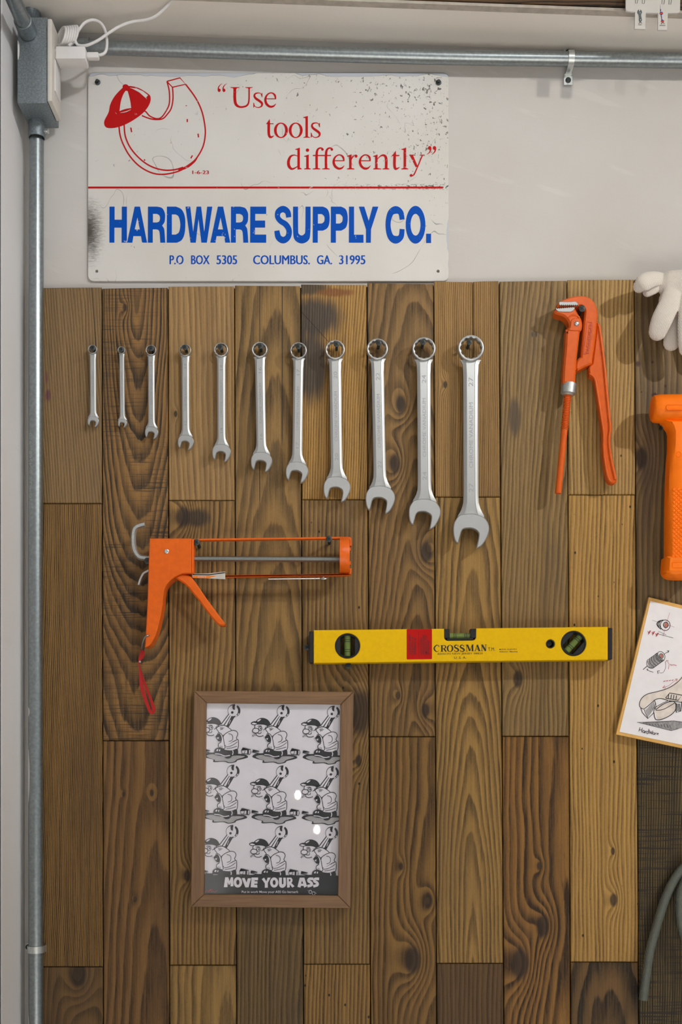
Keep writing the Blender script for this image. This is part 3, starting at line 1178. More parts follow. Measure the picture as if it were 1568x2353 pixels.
def screw(px, py, label, dh=0.036, k=1.0, group='black screws carrying the tools'):
    """head at photo px, its face dh in front of the plaster; shank runs straight back into the plank"""
    global SCREW
    c = P(px, py, dh)
    root = thing('screw', c, label, 'screw', group)
    L = dh - PD + 0.002
    if SCREW is None:
        mb = MB()
        mb.lathe((0, 0, 0), (0, 1, 0), [(-0.0004, 0.0008), (0.0, 0.0030), (0.0007, 0.0041), (0.0016, 0.0041), (0.0034, 0.0022), (0.0042, 0.0019)], 18)
        h = build('head', mb, M['black_screw'])
        mb = MB()
        for a in (0.6, 0.6 + PI / 2):
            mb.box((0, -0.00035, 0), (0.0046, 0.0003, 0.0011), 0, Matrix.Rotation(a, 3, 'Y'))
        s = build('cross_slot', mb, M['black_slot'])
        mb = MB()
        prof = [(0.0, 0.0018)]
        n = 16
        for i in range(n):
            prof += [((i + 0.2) / n, 0.0015), ((i + 0.6) / n, 0.0021)]
        prof.append((1.0, 0.0015))
        mb.lathe((0, 0, 0), (0, 1, 0), prof, 10)
        t = build('shank', mb, M['black_screw'])
        SCREW = (h, s, t)
        objs = SCREW
    else:
        objs = [o.copy() for o in SCREW]
        for o in objs:
            COL.objects.link(o)
    for o in objs:
        o.parent = root
        o.location = (0, 0, 0)
        o.scale = (k, 1, k)
    objs[2].location = (0, 0.0035, 0)
    objs[2].scale = (k, L - 0.0035, k)
    objs[0].rotation_euler = objs[1].rotation_euler = (0, random.uniform(0, 1.5), 0)
    return root

# ------------------------------------------------------------------ enamel sign
SD = 0.0042
SC = P(616.5, 407, SD)
sign = thing('metal_sign', P(616.5, 646, SD), 'worn white enamel hardware shop sign with red and blue lettering on the wall', 'sign')
mb = MB()
mb.plate([rrect(202, 167.5, 1031.5, 646, 13), ellipse(222, 623, 3.4, 3.4, 14), ellipse(1007, 623, 3.4, 3.4, 14)], 0.0016, SD, 0.0005)
build('sheet', mb, M['sign'], sign, origin=SC)
I1, I2 = SD + 0.00012, SD + 0.0006
printed('rule', [rect(202.5, 428.6, 1018, 433.2)], I1, M['sign_red'], sign)

A = crop(490, 180, 6.03)
ink = []


def st(pts, w, T, s):
    ws = [v / s for v in w] if isinstance(w, (list, tuple)) else w / s
    ink.append(stroke(T(pts), ws))


def po(pts, T):
    ink.append(T(pts))


def el(cx, cy, rx, ry, T, ix=0, iy=0):
    q = [T(ellipse(cx, cy, rx, ry))]
    if ix:
        q.append(T(ellipse(cx, cy, ix, iy)))
    ink.append(q if ix else q[0])


sA = 6.03
for dx in (0, 66):
    el(84 + dx, 165, 21, 24, A)
    st([(70 + dx, 168), (74 + dx, 128), (95 + dx, 94), (126 + dx, 72)], [14, 16, 10, 4], A, sA)
st([(301, 126), (301, 290), (318, 362), (362, 394), (415, 396), (470, 374), (496, 310), (499, 126)], [40, 40, 38, 28, 25, 25, 22, 20], A, sA)
po([(240, 122), (365, 122), (365, 129), (330, 136), (322, 150), (281, 150), (274, 136), (240, 130)], A)
po([(447, 122), (550, 122), (550, 129), (515, 136), (508, 150), (490, 150), (484, 136), (447, 130)], A)


def ser_s(dx, dy, T, s):
    st([(a + dx, b + dy) for a, b in [(672, 232), (655, 208), (622, 202), (584, 214), (572, 245), (592, 278), (640, 312), (676, 345), (672, 384), (632, 403), (592, 396), (564, 366)]],
       [6, 10, 14, 22, 28, 32, 34, 32, 22, 13, 10, 5], T, s)
    po([(a + dx, b + dy) for a, b in [(683, 200), (684, 262), (676, 262), (662, 226), (672, 208)]], T)
    po([(a + dx, b + dy) for a, b in [(557, 338), (566, 338), (578, 378), (572, 395), (557, 408)]], T)


def ser_e(dx, dy, T, s):
    st([(a + dx, b + dy) for a, b in [(866, 288), (856, 236), (825, 206), (785, 204), (742, 238), (724, 298), (742, 356), (788, 392), (836, 386), (872, 350)]],
       [18, 28, 18, 16, 24, 33, 34, 30, 24, 5], T, s)
    po([(a + dx, b + dy) for a, b in [(730, 278), (872, 278), (873, 290), (730, 290)]], T)


ser_s(0, 0, A, sA)
ser_e(0, 0, A, sA)
st([(779, 590), (772, 640), (772, 765), (788, 810), (816, 812), (844, 792)], [20, 36, 36, 34, 22, 5], A, sA)
po([(784, 562), (790, 628), (734, 634)], A)
po(rect(738, 623, 838, 635), A)
el(940, 720, 97, 107, A, 58, 93)
el(1145, 720, 97, 107, A, 58, 93)
po([(1250, 538), (1314, 520), (1314, 822), (1280, 822), (1280, 552), (1250, 546)], A)
po([(1250, 822), (1342, 822), (1342, 816), (1314, 806), (1280, 806), (1250, 816)], A)
ser_s(798, 415, A, sA)
sB = 4.3556
Bc = crop(650, 320, sB)
st([(158, 172), (115, 158), (76, 176), (57, 230), (68, 278), (100, 297), (155, 268)], [6, 10, 22, 29, 28, 18, 7], Bc, sB)
po([(125, 99), (172, 83), (172, 285), (190, 293), (190, 299), (150, 304), (147, 290), (147, 106), (125, 103)], Bc)
el(248, 109, 17, 17, Bc)


def ser_stem(x0, x1, ytop, sx0, sx1, T=Bc, flag=22):
    po([(x0 - flag, ytop + 17), (x1, ytop), (x1, 288), (sx1, 294), (sx1, 301), (sx0, 301), (sx0, 294), (x0, 288), (x0, ytop + 24), (x0 - flag, ytop + 21)], T)


ser_stem(235, 261, 152, 215, 280)
for f0 in (0, 94):
    st([(406 + f0, 108), (394 + f0, 90), (366 + f0, 90), (346 + f0, 112), (340 + f0, 160), (340 + f0, 297)], [10, 12, 16, 22, 25, 25], Bc, sB)
    el(398 + f0, 102, 13, 13, Bc)
    po([(300 + f0, 301), (378 + f0, 301), (378 + f0, 295), (352 + f0, 288), (328 + f0, 288), (300 + f0, 295)], Bc)
po(rect(302, 157, 484, 168), Bc)
k = 4.3556 / 6.03
for ex in (497, 760):
    q = [(866, 288), (856, 236), (825, 206), (785, 204), (742, 238), (724, 298), (742, 356), (788, 392), (836, 386), (872, 350)]
    st([(ex + (a - 706) * .725, 153 + (b - 197) * .715) for a, b in q], [v * k for v in (18, 28, 18, 16, 24, 33, 34, 30, 24, 5)], Bc, sB)
    po(rect(ex + 16, 210, ex + 121, 219), Bc)
ser_stem(665, 690, 150, 643, 718)
st([(688, 205), (704, 172), (734, 158)], [6, 14, 12], Bc, sB)
el(735, 169, 14, 15, Bc)
ser_stem(925, 950, 152, 907, 985)
st([(947, 200), (982, 166), (1016, 162), (1036, 195), (1036, 297)], [6, 12, 22, 27, 26], Bc, sB)
po([(1000, 301), (1068, 301), (1068, 295), (1049, 288), (1023, 288), (1000, 295)], Bc)
st([(1126, 140), (1121, 170), (1120, 266), (1134, 296), (1172, 280)], [14, 26, 27, 22, 4], Bc, sB)
po([(1132, 113), (1136, 162), (1092, 169)], Bc)
po(rect(1094, 157, 1168, 168), Bc)
ser_stem(1210, 1236, 83, 1188, 1257)
st([(1288, 158), (1342, 275)], [30, 22], Bc, sB)
st([(1400, 158), (1338, 305), (1312, 355), (1285, 368)], [12, 12, 14, 10], Bc, sB)
el(1286, 362, 15, 14, Bc)
po(rect(1267, 154, 1328, 162), Bc)
po(rect(1372, 154, 1422, 162), Bc)
for dx in (0, 48):
    el(1472 + dx, 87, 17, 19, Bc)
    st([(1484 + dx, 92), (1474 + dx, 126), (1443 + dx, 153)], [14, 11, 3], Bc, sB)
printed('lettering', ink, I1, M['sign_red'], sign)
mb = MB()
put_text(mb, '1-6-23', 442.5, 391.8, 480, 400, I1, 0., 0, 0., (-.5, .5))
build('date', mb, M['sign_red'], sign, sharp=0, recalc=False)

# plain horseshoe magnet emblem with a cap
T = crop(180, 150, 3.5636)
s = 3.5636
ink = []
st([(880, 156), (960, 265), (1010, 370), (1035, 480), (1040, 570), (1020, 670), (965, 765), (900, 822), (820, 868), (700, 893), (600, 880), (500, 825), (420, 740), (365, 640), (340, 560), (333, 480)], 12, T, s)
st([(375, 470), (385, 580), (430, 680), (510, 770), (600, 830), (700, 858), (790, 855), (860, 835)], 12, T, s)
st([(820, 862), (890, 832), (950, 786), (978, 750)], [12, 22, 18, 8], T, s)
ink.append(stroke(T([(725, 132), (833, 103), (880, 155), (772, 180), (725, 132)]), 10 / s, 1))
st([(727, 134), (745, 210), (746, 310), (722, 370), (682, 425), (640, 437), (585, 415), (545, 375), (500, 395)], 11, T, s)
st([(772, 180), (776, 270), (762, 350), (730, 400), (685, 440), (600, 440), (520, 412)], 11, T, s)
po(T(outline([(385, 172), (362, 185), (300, 250), (262, 320), (248, 385), (215, 450), (214, 490), (240, 513), (300, 512), (370, 492), (450, 450), (520, 400), (565, 350), (590, 300), (592, 260), (575, 235), (500, 188), (430, 170)])), lambda q: q)
el(387, 175, 25, 20, T)
for a, b in (((893, 440), (893, 465)), ((981, 560), (985, 590)), ((935, 738), (922, 762)), ((538, 772), (548, 780)), ((430, 510), (437, 548)), ((884, 328), (886, 334))):
    st([a, b], 11, T, s)
printed('emblem', ink, I1, M['sign_red'], sign)
ink = []
po(T(outline([(388, 208, 1), (405, 212, 1), (425, 290), (433, 350, 1), (385, 358), (338, 375, 1), (348, 300), (368, 240)])), lambda q: q)
st([(345, 389), (390, 380), (430, 363)], [2, 7, 3], T, s)
po(T([(420, 183), (480, 190), (530, 212), (572, 245), (552, 268), (500, 222), (450, 195)]), lambda q: q)
printed('cap_panel', ink, I2, M['sign_white'], sign)

# blue block lettering
C1 = crop(240, 460, 4.126)
C2 = crop(610, 460, 3.92)


def sh(pts, dx):
    return [(p[0] + dx,) + tuple(p[1:]) for p in pts]


c = 1
LH = [(48, 61), (97, 61), (97, 185), (165, 185), (165, 61), (214, 61), (214, 403), (163, 403), (163, 261), (95, 261), (95, 403), (47, 403)]
LA = [(287, 61), (338, 61), (405, 403), (357, 403), (347, 341), (275, 341), (265, 403), (215, 403)]
LAh = [(313, 165), (336, 277), (288, 277)]
LR = [(413, 61, c), (500, 61, c), (548, 75), (573, 120), (576, 165), (570, 208), (548, 241, c), (566, 270), (572, 320), (577, 403, c), (530, 403, c), (525, 320), (516, 287), (495, 277, c), (459, 277, c), (459, 403, c), (412, 403, c)]
LRh = [(461, 130, c), (498, 130, c), (520, 143), (528, 170), (520, 200), (498, 211, c), (461, 211, c)]
LD = [(593, 61, c), (680, 61, c), (733, 88), (762, 150), (768, 230), (760, 320), (733, 378), (688, 403, c), (591, 403, c)]
LDh = [(640, 135, c), (675, 135, c), (705, 158), (720, 230), (708, 302), (675, 326, c), (640, 326, c)]
LW = [(769, 61), (815, 61), (842, 300), (875, 61), (918, 61), (947, 300), (975, 61), (1024, 61), (972, 403), (920, 403), (893, 180), (867, 403), (817, 403)]
LE = [(1384, 61), (1535, 61), (1535, 130), (1431, 130), (1431, 193), (1525, 193), (1525, 260), (1429, 260), (1429, 326), (1535, 326), (1535, 403), (1382, 403)]
LU = [(250, 58, c), (295, 58, c), (296, 270), (304, 305), (327, 318), (350, 305), (360, 270), (362, 58, c), (408, 58, c), (406, 290), (388, 362), (329, 390), (270, 362), (251, 290)]
LP = [(428, 58, c), (520, 58, c), (560, 80), (578, 130), (578, 200), (560, 250), (520, 274, c), (473, 274, c), (473, 383, c), (427, 383, c)]
LPh = [(474, 125, c), (510, 125, c), (530, 145), (534, 168), (528, 195), (508, 210, c), (474, 210, c)]
LL = [(754, 58), (800, 58), (800, 311), (885, 311), (885, 383), (753, 383)]
LY = [(843, 58), (892, 58), (932, 185), (967, 58), (1019, 58), (953, 262), (951, 383), (907, 383), (907, 262)]
ink = [C1(LH), [C1(LA), C1(LAh)], [C1(sh(LA, 789)), C1(sh(LAh, 789))], C1(LW), C1(LE)]
for dx in (0, 788):
    ink.append([C1(outline(sh(LR, dx))), C1(outline(sh(LRh, dx)))])
ink.append([C1(outline(LD)), C1(outline(LDh))])
ink.append(stroke(C2([(211, 155), (200, 105), (160, 80), (118, 103), (110, 148), (135, 186), (185, 220), (214, 272), (204, 332), (161, 360), (118, 334), (104, 274)]), [v / 3.92 for v in (46, 52, 58, 52, 46, 48, 52, 50, 52, 60, 54, 46)]))
ink.append(C2(outline(LU)))
for dx in (0, 163):
    ink.append([C2(outline(sh(LP, dx))), C2(outline(sh(LPh, dx)))])
ink += [C2(LL), C2(LY), C2(rect(1449, 302, 1494, 386))]
ink.append(stroke(C2([(1233, 175), (1220, 112), (1174, 88), (1126, 122), (1106, 221), (1126, 322), (1174, 356), (1222, 330), (1233, 260)]), [v / 3.92 for v in (44, 50, 70, 54, 46, 54, 70, 50, 44)]))
ink.append([C2(ellipse(1354, 221, 89, 170, 40)), C2(ellipse(1354, 221, 45, 98, 30))])
printed('block_lettering', ink, I1, M['sign_blue'], sign)
for nm_, grp in (('po_box_text', (0, 3)), ('town_text', (3, 6))):
    mb = MB()
    for s_, a, b in (('P.O', 389.8, 422), ('BOX', 439.4, 482), ('5305', 497.7, 545.2), ('COLUMBUS.', 582, 712.4), ('GA.', 728.6, 763.5), ('31995', 779.7, 840))[grp[0]:grp[1]]:
        put_text(mb, s_, a + .5, 586.6, b - .5, 607.4, I1, 0., 0, 0., (-.7, .7))
    tag(build(nm_, mb, M['sign_blue'], sign, sharp=0, recalc=False), 'small blue address lettering', kind='stuff')
screw(224, 188, 'dark screw in the top left corner of the enamel sign', SD + 0.0022, 1.0, 'sign screws')
screw(1008.5, 188.5, 'dark screw in the top right corner of the enamel sign', SD + 0.0022, 1.0, 'sign screws')

# ------------------------------------------------------------------ combination wrenches
JAW = [(1050, 1925), (1110, 1912), (1170, 1909), (1235, 1920), (1295, 1945), (1330, 1985), (1350, 2030), (1353, 2080), (1335, 2140), (1300, 2205), (1262, 2245), (1222, 2262, 1),
       (1238, 2190), (1247, 2135), (1245, 2105), (1225, 2080), (1185, 2060), (1140, 2055), (1095, 2062), (1072, 2085), (1062, 2115), (1050, 2160), (1035, 2212, 1),
       (1022, 2205), (1003, 2180), (990, 2130), (986, 2070), (993, 2010), (1015, 1965)]
JAW = [((a[0] - 1170) / 184.0, (a[1] - 2070) / 184.0) + tuple(a[2:]) for a in JAW]
W = [  # ring centre, ring radius, hole radius, shaft width, jaw centre, jaw half width, size, screw, label
    (212.7, 802.9, 10.6, 8.0, 13.8, 213.9, 967, 12.9, '', (213.2, 799), 'leftmost combination wrench, small and flat, nearest the conduit'),
    (279.1, 804.8, 8.6, 6.6, 11.4, 281, 971, 10.4, '', (279, 802.5), 'thinnest combination wrench, second from the left in the row'),
    (347.2, 804.8, 12.1, 9.8, 15.2, 348, 992.7, 15.2, '10', (347.2, 800), 'third combination wrench from the left in the row'),
    (425.5, 805, 13.8, 11.5, 17, 426.7, 1014.5, 18.4, '12', (425.5, 797.8), 'fourth combination wrench from the left in the row'),
    (508.2, 803.6, 16.1, 13.1, 18.5, 509, 1038.7, 21.4, '14', (507, 796.8), 'fifth combination wrench from the left in the row'),
    (596.9, 803.8, 18.1, 14.4, 22, 601.1, 1059.4, 24.4, '16', (598.8, 794.6), 'sixth combination wrench from the left, middle of the row'),
    (686.3, 805.7, 19.2, 15.7, 22.4, 682.8, 1083, 25.9, '17', (685.9, 795.6), 'combination wrench stamped 17, seventh from the left'),
    (770.3, 803.8, 22.7, 18.5, 26.4, 774.7, 1121.6, 31, '20', (773.9, 790.4), 'combination wrench stamped 20, fourth from the right'),
    (867.5, 802.3, 24.6, 19.9, 28, 874.5, 1145.4, 33.9, '22', (870.9, 787.4), 'combination wrench stamped 22, third from the right'),
    (974.4, 801.8, 27.1, 22, 30.6, 976.6, 1178, 36.6, '24', (972.8, 785.8), 'combination wrench stamped 24, second longest in the row'),
    (1082.5, 800, 30.3, 24.2, 34.2, 1083.6, 1216.4, 41.5, '27', (1079, 785.8), 'longest combination wrench, stamped 27, rightmost in the row'),
]
for s_ in ('10', '12', '14', '16', '17', '20', '22', '24', '27'):
    text_mesh(s_, 0.0)
for wi, (rx, ry, R, ri, sw, jx, jy, hw, num, sc, lab) in enumerate(W):
    L = math.hypot(jx - rx, jy - ry)
    ux, uy = (jx - rx) / L, (jy - ry) / L
    df = 0.0225 + 0.009 * (hw / 41.5)            # front of the shaft
    th = 0.0045 + 0.0055 * (hw / 41.5)           # thickness
    px_m = (D - df) / F
    root = thing('combination_wrench', P(jx, jy + hw, df - th), lab, 'wrench', 'combination wrenches hung in a row')

    def ax(t, w=0.0):
        return (rx + ux * t - uy * w, ry + uy * t + ux * w)
    mb = MB()
    # jaw
    lean = math.atan2(-ux, uy)
    cl, sl = math.cos(lean), math.sin(lean)
    jo = [(jx + (a * cl - b * sl) * hw, jy + (a * sl + b * cl) * hw) for a, b in outline(JAW, 4)]
    jf = df - th * 0.02
    mb.plate(jo, jf - th * 0.95, jf, min(0.0011, th * 0.16))
    # shaft: chamfered bar that flares into both heads
    h = sw / 2
    st_ = [(R * 0.84, R * 0.80, .0), (R * 0.98, R * 0.70, .0), (R * 1.2, max(R * 0.60, h * 1.03), .1), (R * 1.6, h * 1.03, .5), (R * 2.1, h, 1), (L * 0.5, h * 0.99, 1),
           (L - hw * 2.0, h, 1), (L - hw * 1.5, h * 1.04, .95), (L - hw * 1.18, h * 1.25, .7), (L - hw * 0.95, h * 1.52, .3), (L - hw * 0.80, h * 1.75, .0), (L - hw * 0.6, h * 1.8, -.3)]
    rings = []
    for t, w, q in st_:
        fr = df - th * 0.20 * (1 - q)
        bk = df - th * 0.92
        md = (fr + bk) / 2
        sec = [(-1.0, md - th * .22), (-1.0, md + th * .20), (-0.80, fr - th * .10), (-0.56, fr), (-0.50, fr - th * .05), (0.50, fr - th * .05), (0.56, fr), (0.80, fr - th * .10),
               (1.0, md + th * .20), (1.0, md - th * .22), (0.7, bk), (-0.7, bk)]
        rings.append([(P(*ax(t, a * w), df).x, -dd, P(*ax(t, a * w), df).z) for a, dd in sec])
    mb.loft(rings)
    # ring end: 12-point bore
    rf, rb = df + th * 0.22, df - th * 0.90
    cc = P(rx, ry, df)
    N = 72
    rr = [(R * 0.94, rb, 0), (R, rb + th * .25, 0), (R, rf - th * .22, 0), (R * 0.96, rf - th * .05, 0), (R * 0.90, rf, 0), (ri * 1.06, rf - th * .02, .3), (ri, rf - th * .12, 1), (ri, rb, 1)]
    rings = []
    for r_, dd, star in rr:
        ring = []
        for i in range(N):
            a = 2 * PI * i / N
            tri = abs(((i % 6) / 6.0) * 2 - 1)
            q = r_ * (1 + star * 0.085 * (tri - 0.7)) * px_m
            ring.append((cc.x + q * math.cos(a), -dd, cc.z + q * math.sin(a)))
        rings.append(ring)
    mb.loft(rings, closed=True)
    build('body', mb, M['chrome'] if hw > 14 else M['chrome_flat'], root, sharp=28)
    # stamped words
    tw = sw * 0.26
    m0, m1 = L * 0.30, L * 0.66

    def stamp(nm_, s_, t0, t1, hh):
        v, f = text_mesh(s_, 0.0)
        ax0, bx0 = min(p[0] for p in v), max(p[0] for p in v)
        ay0, by0 = min(p[1] for p in v), max(p[1] for p in v)
        out = []
        for a, b in v:
            u, w = (a - ax0) / (bx0 - ax0), (b - ay0) / (by0 - ay0)
            x_, y_ = ax(t1 - u * (t1 - t0), (w - 0.5) * hh * 1.0)
            out.append(P(x_, y_, df - th * 0.05 + 0.00018))
        mb = MB()
        mb.add(out, f)
        build(nm_, mb, M['chrome_mark'], root, sharp=0, recalc=False)
    stamp('stamp', 'CHROME VANADIUM', m0, m1, tw)
    if num and hw > 15:
        stamp('size_stamp', num, R * 2.2, R * 2.2 + sw * .62, tw * 1.2)
        stamp('size_stamp', num, L - hw * 2.05 - sw * .62, L - hw * 2.05, tw * 1.2)
    sname = ('leftmost wrench', 'thinnest wrench', 'third wrench from the left', 'fourth wrench from the left', 'fifth wrench from the left', 'sixth wrench from the left',
             'fifth wrench from the right', 'fourth wrench from the right', 'third wrench from the right', 'second longest wrench', 'longest wrench')[wi]
    screw(sc[0], sc[1], 'dark screw through the ring of the %s' % sname, rf + 0.0015 + 0.004, 1.0 if wi != 1 else 0.85)

# ------------------------------------------------------------------ orange pipe pliers
pc = crop(1220, 600, 4.201)
pq = crop(1260, 670, 11.2)
pp = thing('pipe_wrench', P(1390, 1110, 0.018), 'red-orange corner pipe wrench with two long handles hung on the planks', 'pipe wrench')
c = 1
mb = MB()
FR = [(262, 400, c), (300, 378), (370, 350), (440, 334), (500, 332), (552, 342), (592, 368), (622, 405), (641, 450), (650, 510), (648, 560), (640, 610), (632, 700), (620, 800), (606, 900), (597, 968, c),
      (590, 988), (520, 1022), (440, 1062, c), (436, 1010), (446, 965), (470, 932), (487, 924, c), (492, 860), (503, 730), (513, 610), (522, 520), (524, 478), (512, 448), (490, 432), (462, 436, c), (262, 442, c)]
mb.plate(pc(outline(FR)), 0.020, 0.040, 0.0022)
fr = build('hook_jaw', mb, M['plier_orange'], pp)
mb = MB()
mb.plate([pc([(545, 578), (596, 590), (590, 640), (572, 760), (556, 890), (512, 900), (520, 800), (534, 680)]), pc([(550, 586), (588, 594), (583, 640), (565, 760), (550, 883), (518, 892), (526, 800), (540, 680)])], 0.039, 0.0406)
text_mesh('PACDESIIDER', .01)
v, f = text_mesh('PACDESIIDER', .01)
bx_ = max(p[0] for p in v)
by_ = max(p[1] for p in v)
out = []
for a, b in v:
    u, w = a / bx_, b / by_
    x_, y_ = 548 + u * 38, 893 - u * 295
    x_ -= (w - 0.5) * 32
    y_ -= (w - 0.5) * 4
    out.append(P(*pc([(x_, y_)])[0], 0.0406))
vv = out + [Vector(p) + Vector((0, -0.0004, 0)) for p in out]
mb.add([Vector(p) + Vector((0, -0.0003, 0)) for p in out], f)
build('raised_lettering', mb, simple('lettering_enamel', (188, 70, 22), 0.35), fr, sharp=0)
mb = MB()
HB = [(640, 592, c), (655, 592), (670, 610), (674, 680), (690, 800), (705, 900), (722, 1050), (741, 1250), (760, 1450), (777, 1590), (777, 1650), (771, 1750), (782, 1880), (806, 2000), (831, 2105), (828, 2135), (800, 2147), (770, 2140), (745, 2112), (725, 2035), (706, 1920),
      (696, 1800), (698, 1700), (690, 1620), (670, 1480), (645, 1320), (622, 1165), (604, 1128), (572, 1106), (565, 1070), (565, 1020), (598, 985, c), (618, 820), (632, 700)]
mb.plate(pc(outline(HB)), 0.021, 0.035, 0.0018)
hb = build('handle', mb, M['plier_orange'], pp)
mb = MB()
rim = [(660, 625), (672, 700), (692, 850), (712, 1020), (732, 1240), (750, 1430), (766, 1580), (766, 1640), (758, 1700), (760, 1790), (775, 1900), (797, 2005), (820, 2110)]
mb.tube([P(*p, 0.0352) for p in pc(spline(rim, 4))], 0.0024, 8, sy=0.9)
build('edge_rib', mb, M['plier_orange'], hb, sharp=60)
mb = MB()
rim = [(570, 1085), (612, 1120), (632, 1180), (655, 1330), (680, 1490), (700, 1620), (706, 1700), (706, 1800), (716, 1920), (735, 2030), (755, 2105), (775, 2128)]
mb.tube([P(*p, 0.0347) for p in pc(spline(rim, 4))], 0.0019, 8)
build('edge_rib', mb, M['plier_orange'], hb, sharp=60)
mb = MB()
AC = [(232, 462, c), (236, 498), (270, 515), (310, 526), (345, 552), (368, 590), (375, 630, c), (352, 656, c), (345, 668), (335, 850), (320, 1010), (315, 1090), (313, 1178, c), (430, 1186, c), (438, 1080), (445, 960), (462, 800), (478, 682, c), (497, 650), (500, 600), (488, 552), (456, 500), (440, 470), (425, 448, c)]
mb.plate(pc(outline(AC)), 0.022, 0.0425, 0.0026)
ac = build('swing_arm', mb, M['plier_orange'], pp)
mb = MB()
mb.tube([P(*p, 0.0426) for p in pc(spline([(366, 560), (385, 530), (420, 520), (455, 530), (470, 548)], 4))], 0.0014, 8)
mb.plate(pc(outline([(384, 600), (392, 565), (420, 546), (455, 545), (482, 565), (496, 610), (492, 650), (470, 675), (360, 668), (378, 640)])), 0.040, 0.0438, 0.0014)
build('hinge_boss', mb, M['plier_orange'], ac)
mb = MB()
mb.lathe(P(*pc([(444, 605)])[0], 0.0436), (0, -1, 0), [(0, 0.0036), (0.0012, 0.0035), (0.0023, 0.0026), (0.0029, 0.0010)], 18)
build('rivet', mb, M['zinc'], pp)
# steel jaw faces with teeth
mb = MB()
top = [(278, 275), (295, 260), (400, 258), (560, 262), (690, 252), (730, 262), (770, 305), (790, 365)]
teeth = []
for i in range(10):
    x_ = 770 - i * 50
    teeth += [(x_ + 8, 372), (x_ - 18, 342)]
mb.plate(pq(top + teeth + [(283, 340)]), 0.036, 0.0413, 0.0005)
build('tooth_insert', mb, M['jaw_steel'], pp)
mb = MB()
low = [(695, 395), (690, 440), (655, 490), (590, 524), (400, 522), (270, 515), (215, 480), (195, 430)]
teeth = []
for i in range(9):
    x_ = 225 + i * 52
    yy = 425 - i * 4
    teeth += [(x_, yy - 8), (x_ + 22, yy + 14)]
mb.plate(pq(low + teeth), 0.038, 0.0436, 0.0005)
build('tooth_insert', mb, M['jaw_steel'], pp)
# knurled nut, threaded rod, plain rod
a, b = P(*pc([(372, 1184)])[0], 0.033), P(*pc([(359, 1300)])[0], 0.033)
ax_ = (b - a)
Ln = ax_.length
mb = MB()
axn = ax_.normalized()
u = Vector((0, 1, 0))
w = axn.cross(u).normalized()
rings = []
rows = 12
for i in range(rows + 1):
    ring = []
    for j in range(56):
        r_ = 0.0107 + (0.0004 if (j + i) % 2 else -0.0003)
        an = 2 * PI * j / 56
        ring.append(a + axn * (Ln * 0.82 * i / rows) + (u * math.cos(an) + w * math.sin(an)) * r_)
    rings.append(ring)
for h, r_ in ((0.86, 0.0098), (1.0, 0.0078)):
    rings.append([a + axn * (Ln * h) + (u * math.cos(2 * PI * j / 56) + w * math.sin(2 * PI * j / 56)) * r_ for j in range(56)])
mb.loft(rings)
build('knurled_nut', mb, M['zinc'], pp, sharp=20)
a, b = P(*pc([(358, 1290)])[0], 0.033), P(*pc([(326, 1632)])[0], 0.033)
L = (b - a).length
prof = [(0, 0.0045)]
n = 21
for i in range(n):
    prof += [((i + .15) / n * L, 0.0043), ((i + .4) / n * L, 0.0055), ((i + .65) / n * L, 0.0055), ((i + .9) / n * L, 0.0043)]
mb = MB()
mb.lathe(a, b - a, prof, 20)
build('threaded_rod', mb, M['plier_orange'], pp, sharp=50)
mb = MB()
mb.tube([P(*pc([(326, 1630)])[0], 0.033), P(*pc([(265, 2243)])[0], 0.033)], 0.00475, 18)
build('plain_rod', mb, M['plier_orange'], pp)
screw(1338.5, 708.5, 'dark screw inside the hooked jaw of the red-orange pipe wrench', 0.043, 1.15)

# ------------------------------------------------------------------ orange dead-blow mallet
hm = thing('mallet', P(1573, 1325, 0.03), 'bright orange rubber mallet cut by the right edge of the photo', 'mallet')
mb = MB()
x0, x1 = P(1497.5, 940, 0.045).x, P(1648.5, 940, 0.045).x
cz = P(1573, 940, 0.045).z
Lh = x1 - x0
mb.lathe((x0, -0.045, cz), (1, 0, 0), [(0, 0.0005), (0.0002, 0.0120), (0.0012, 0.0172), (0.0035, 0.0192), (0.012, 0.0203), (Lh * .5, 0.0208), (Lh - 0.012, 0.0203), (Lh - 0.0035, 0.0192), (Lh - 0.0012, 0.0172), (Lh - 0.0002, 0.0120), (Lh, 0.0005)], 40)
hd = build('head', mb, M['hammer_orange'], hm, sharp=50)
mb = MB()
mb.plate([rrect(1531.5, 929, 1614.5, 942.5, 5), rrect(1533.5, 931, 1612.5, 940.5, 4)], 0.060, 0.0662, 0.0005)
build('panel_outline', mb, M['hammer_orange'], hd)
mb = MB()
lf = [(1528, 962), (1537, 972.5), (1543, 981), (1546, 991), (1545.5, 1020), (1542.5, 1055), (1540.5, 1100), (1539, 1160), (1537.8, 1292)]
rt = [(2 * 1573 - a, b) for a, b in lf[::-1]]
mb.plate(lf + rt, 0.030, 0.0585, 0.0050)
hn = build('handle', mb, M['hammer_orange'], hm, sharp=45)
mb = MB()
mb.plate(outline([(1534.5, 1277, c), (1532.5, 1300), (1533, 1312), (1540, 1321), (1555, 1325.5), (1591, 1325.5), (1606, 1321), (1613, 1312), (1613.5, 1300), (1611.5, 1277, c)]), 0.028, 0.0615, 0.0045)
bt = build('butt_cap', mb, M['hammer_orange'], hm, sharp=45)
mb = MB()
mb.plate([rrect(1546, 1291, 1600, 1305, 2), rrect(1547.2, 1292.6, 1598.8, 1303.4, 2)], 0.061, 0.0620, 0.0002)
build('slot_mark', mb, M['hammer_orange'], bt)
mb = MB()
mb.plate([ellipse(1560.5, 1044, 6.5, 6.5), ellipse(1560.5, 1044, 5.2, 5.2)], 0.058, 0.0591, 0.0003)
build('ring_mark', mb, M['hammer_orange'], hn)
mb = MB()
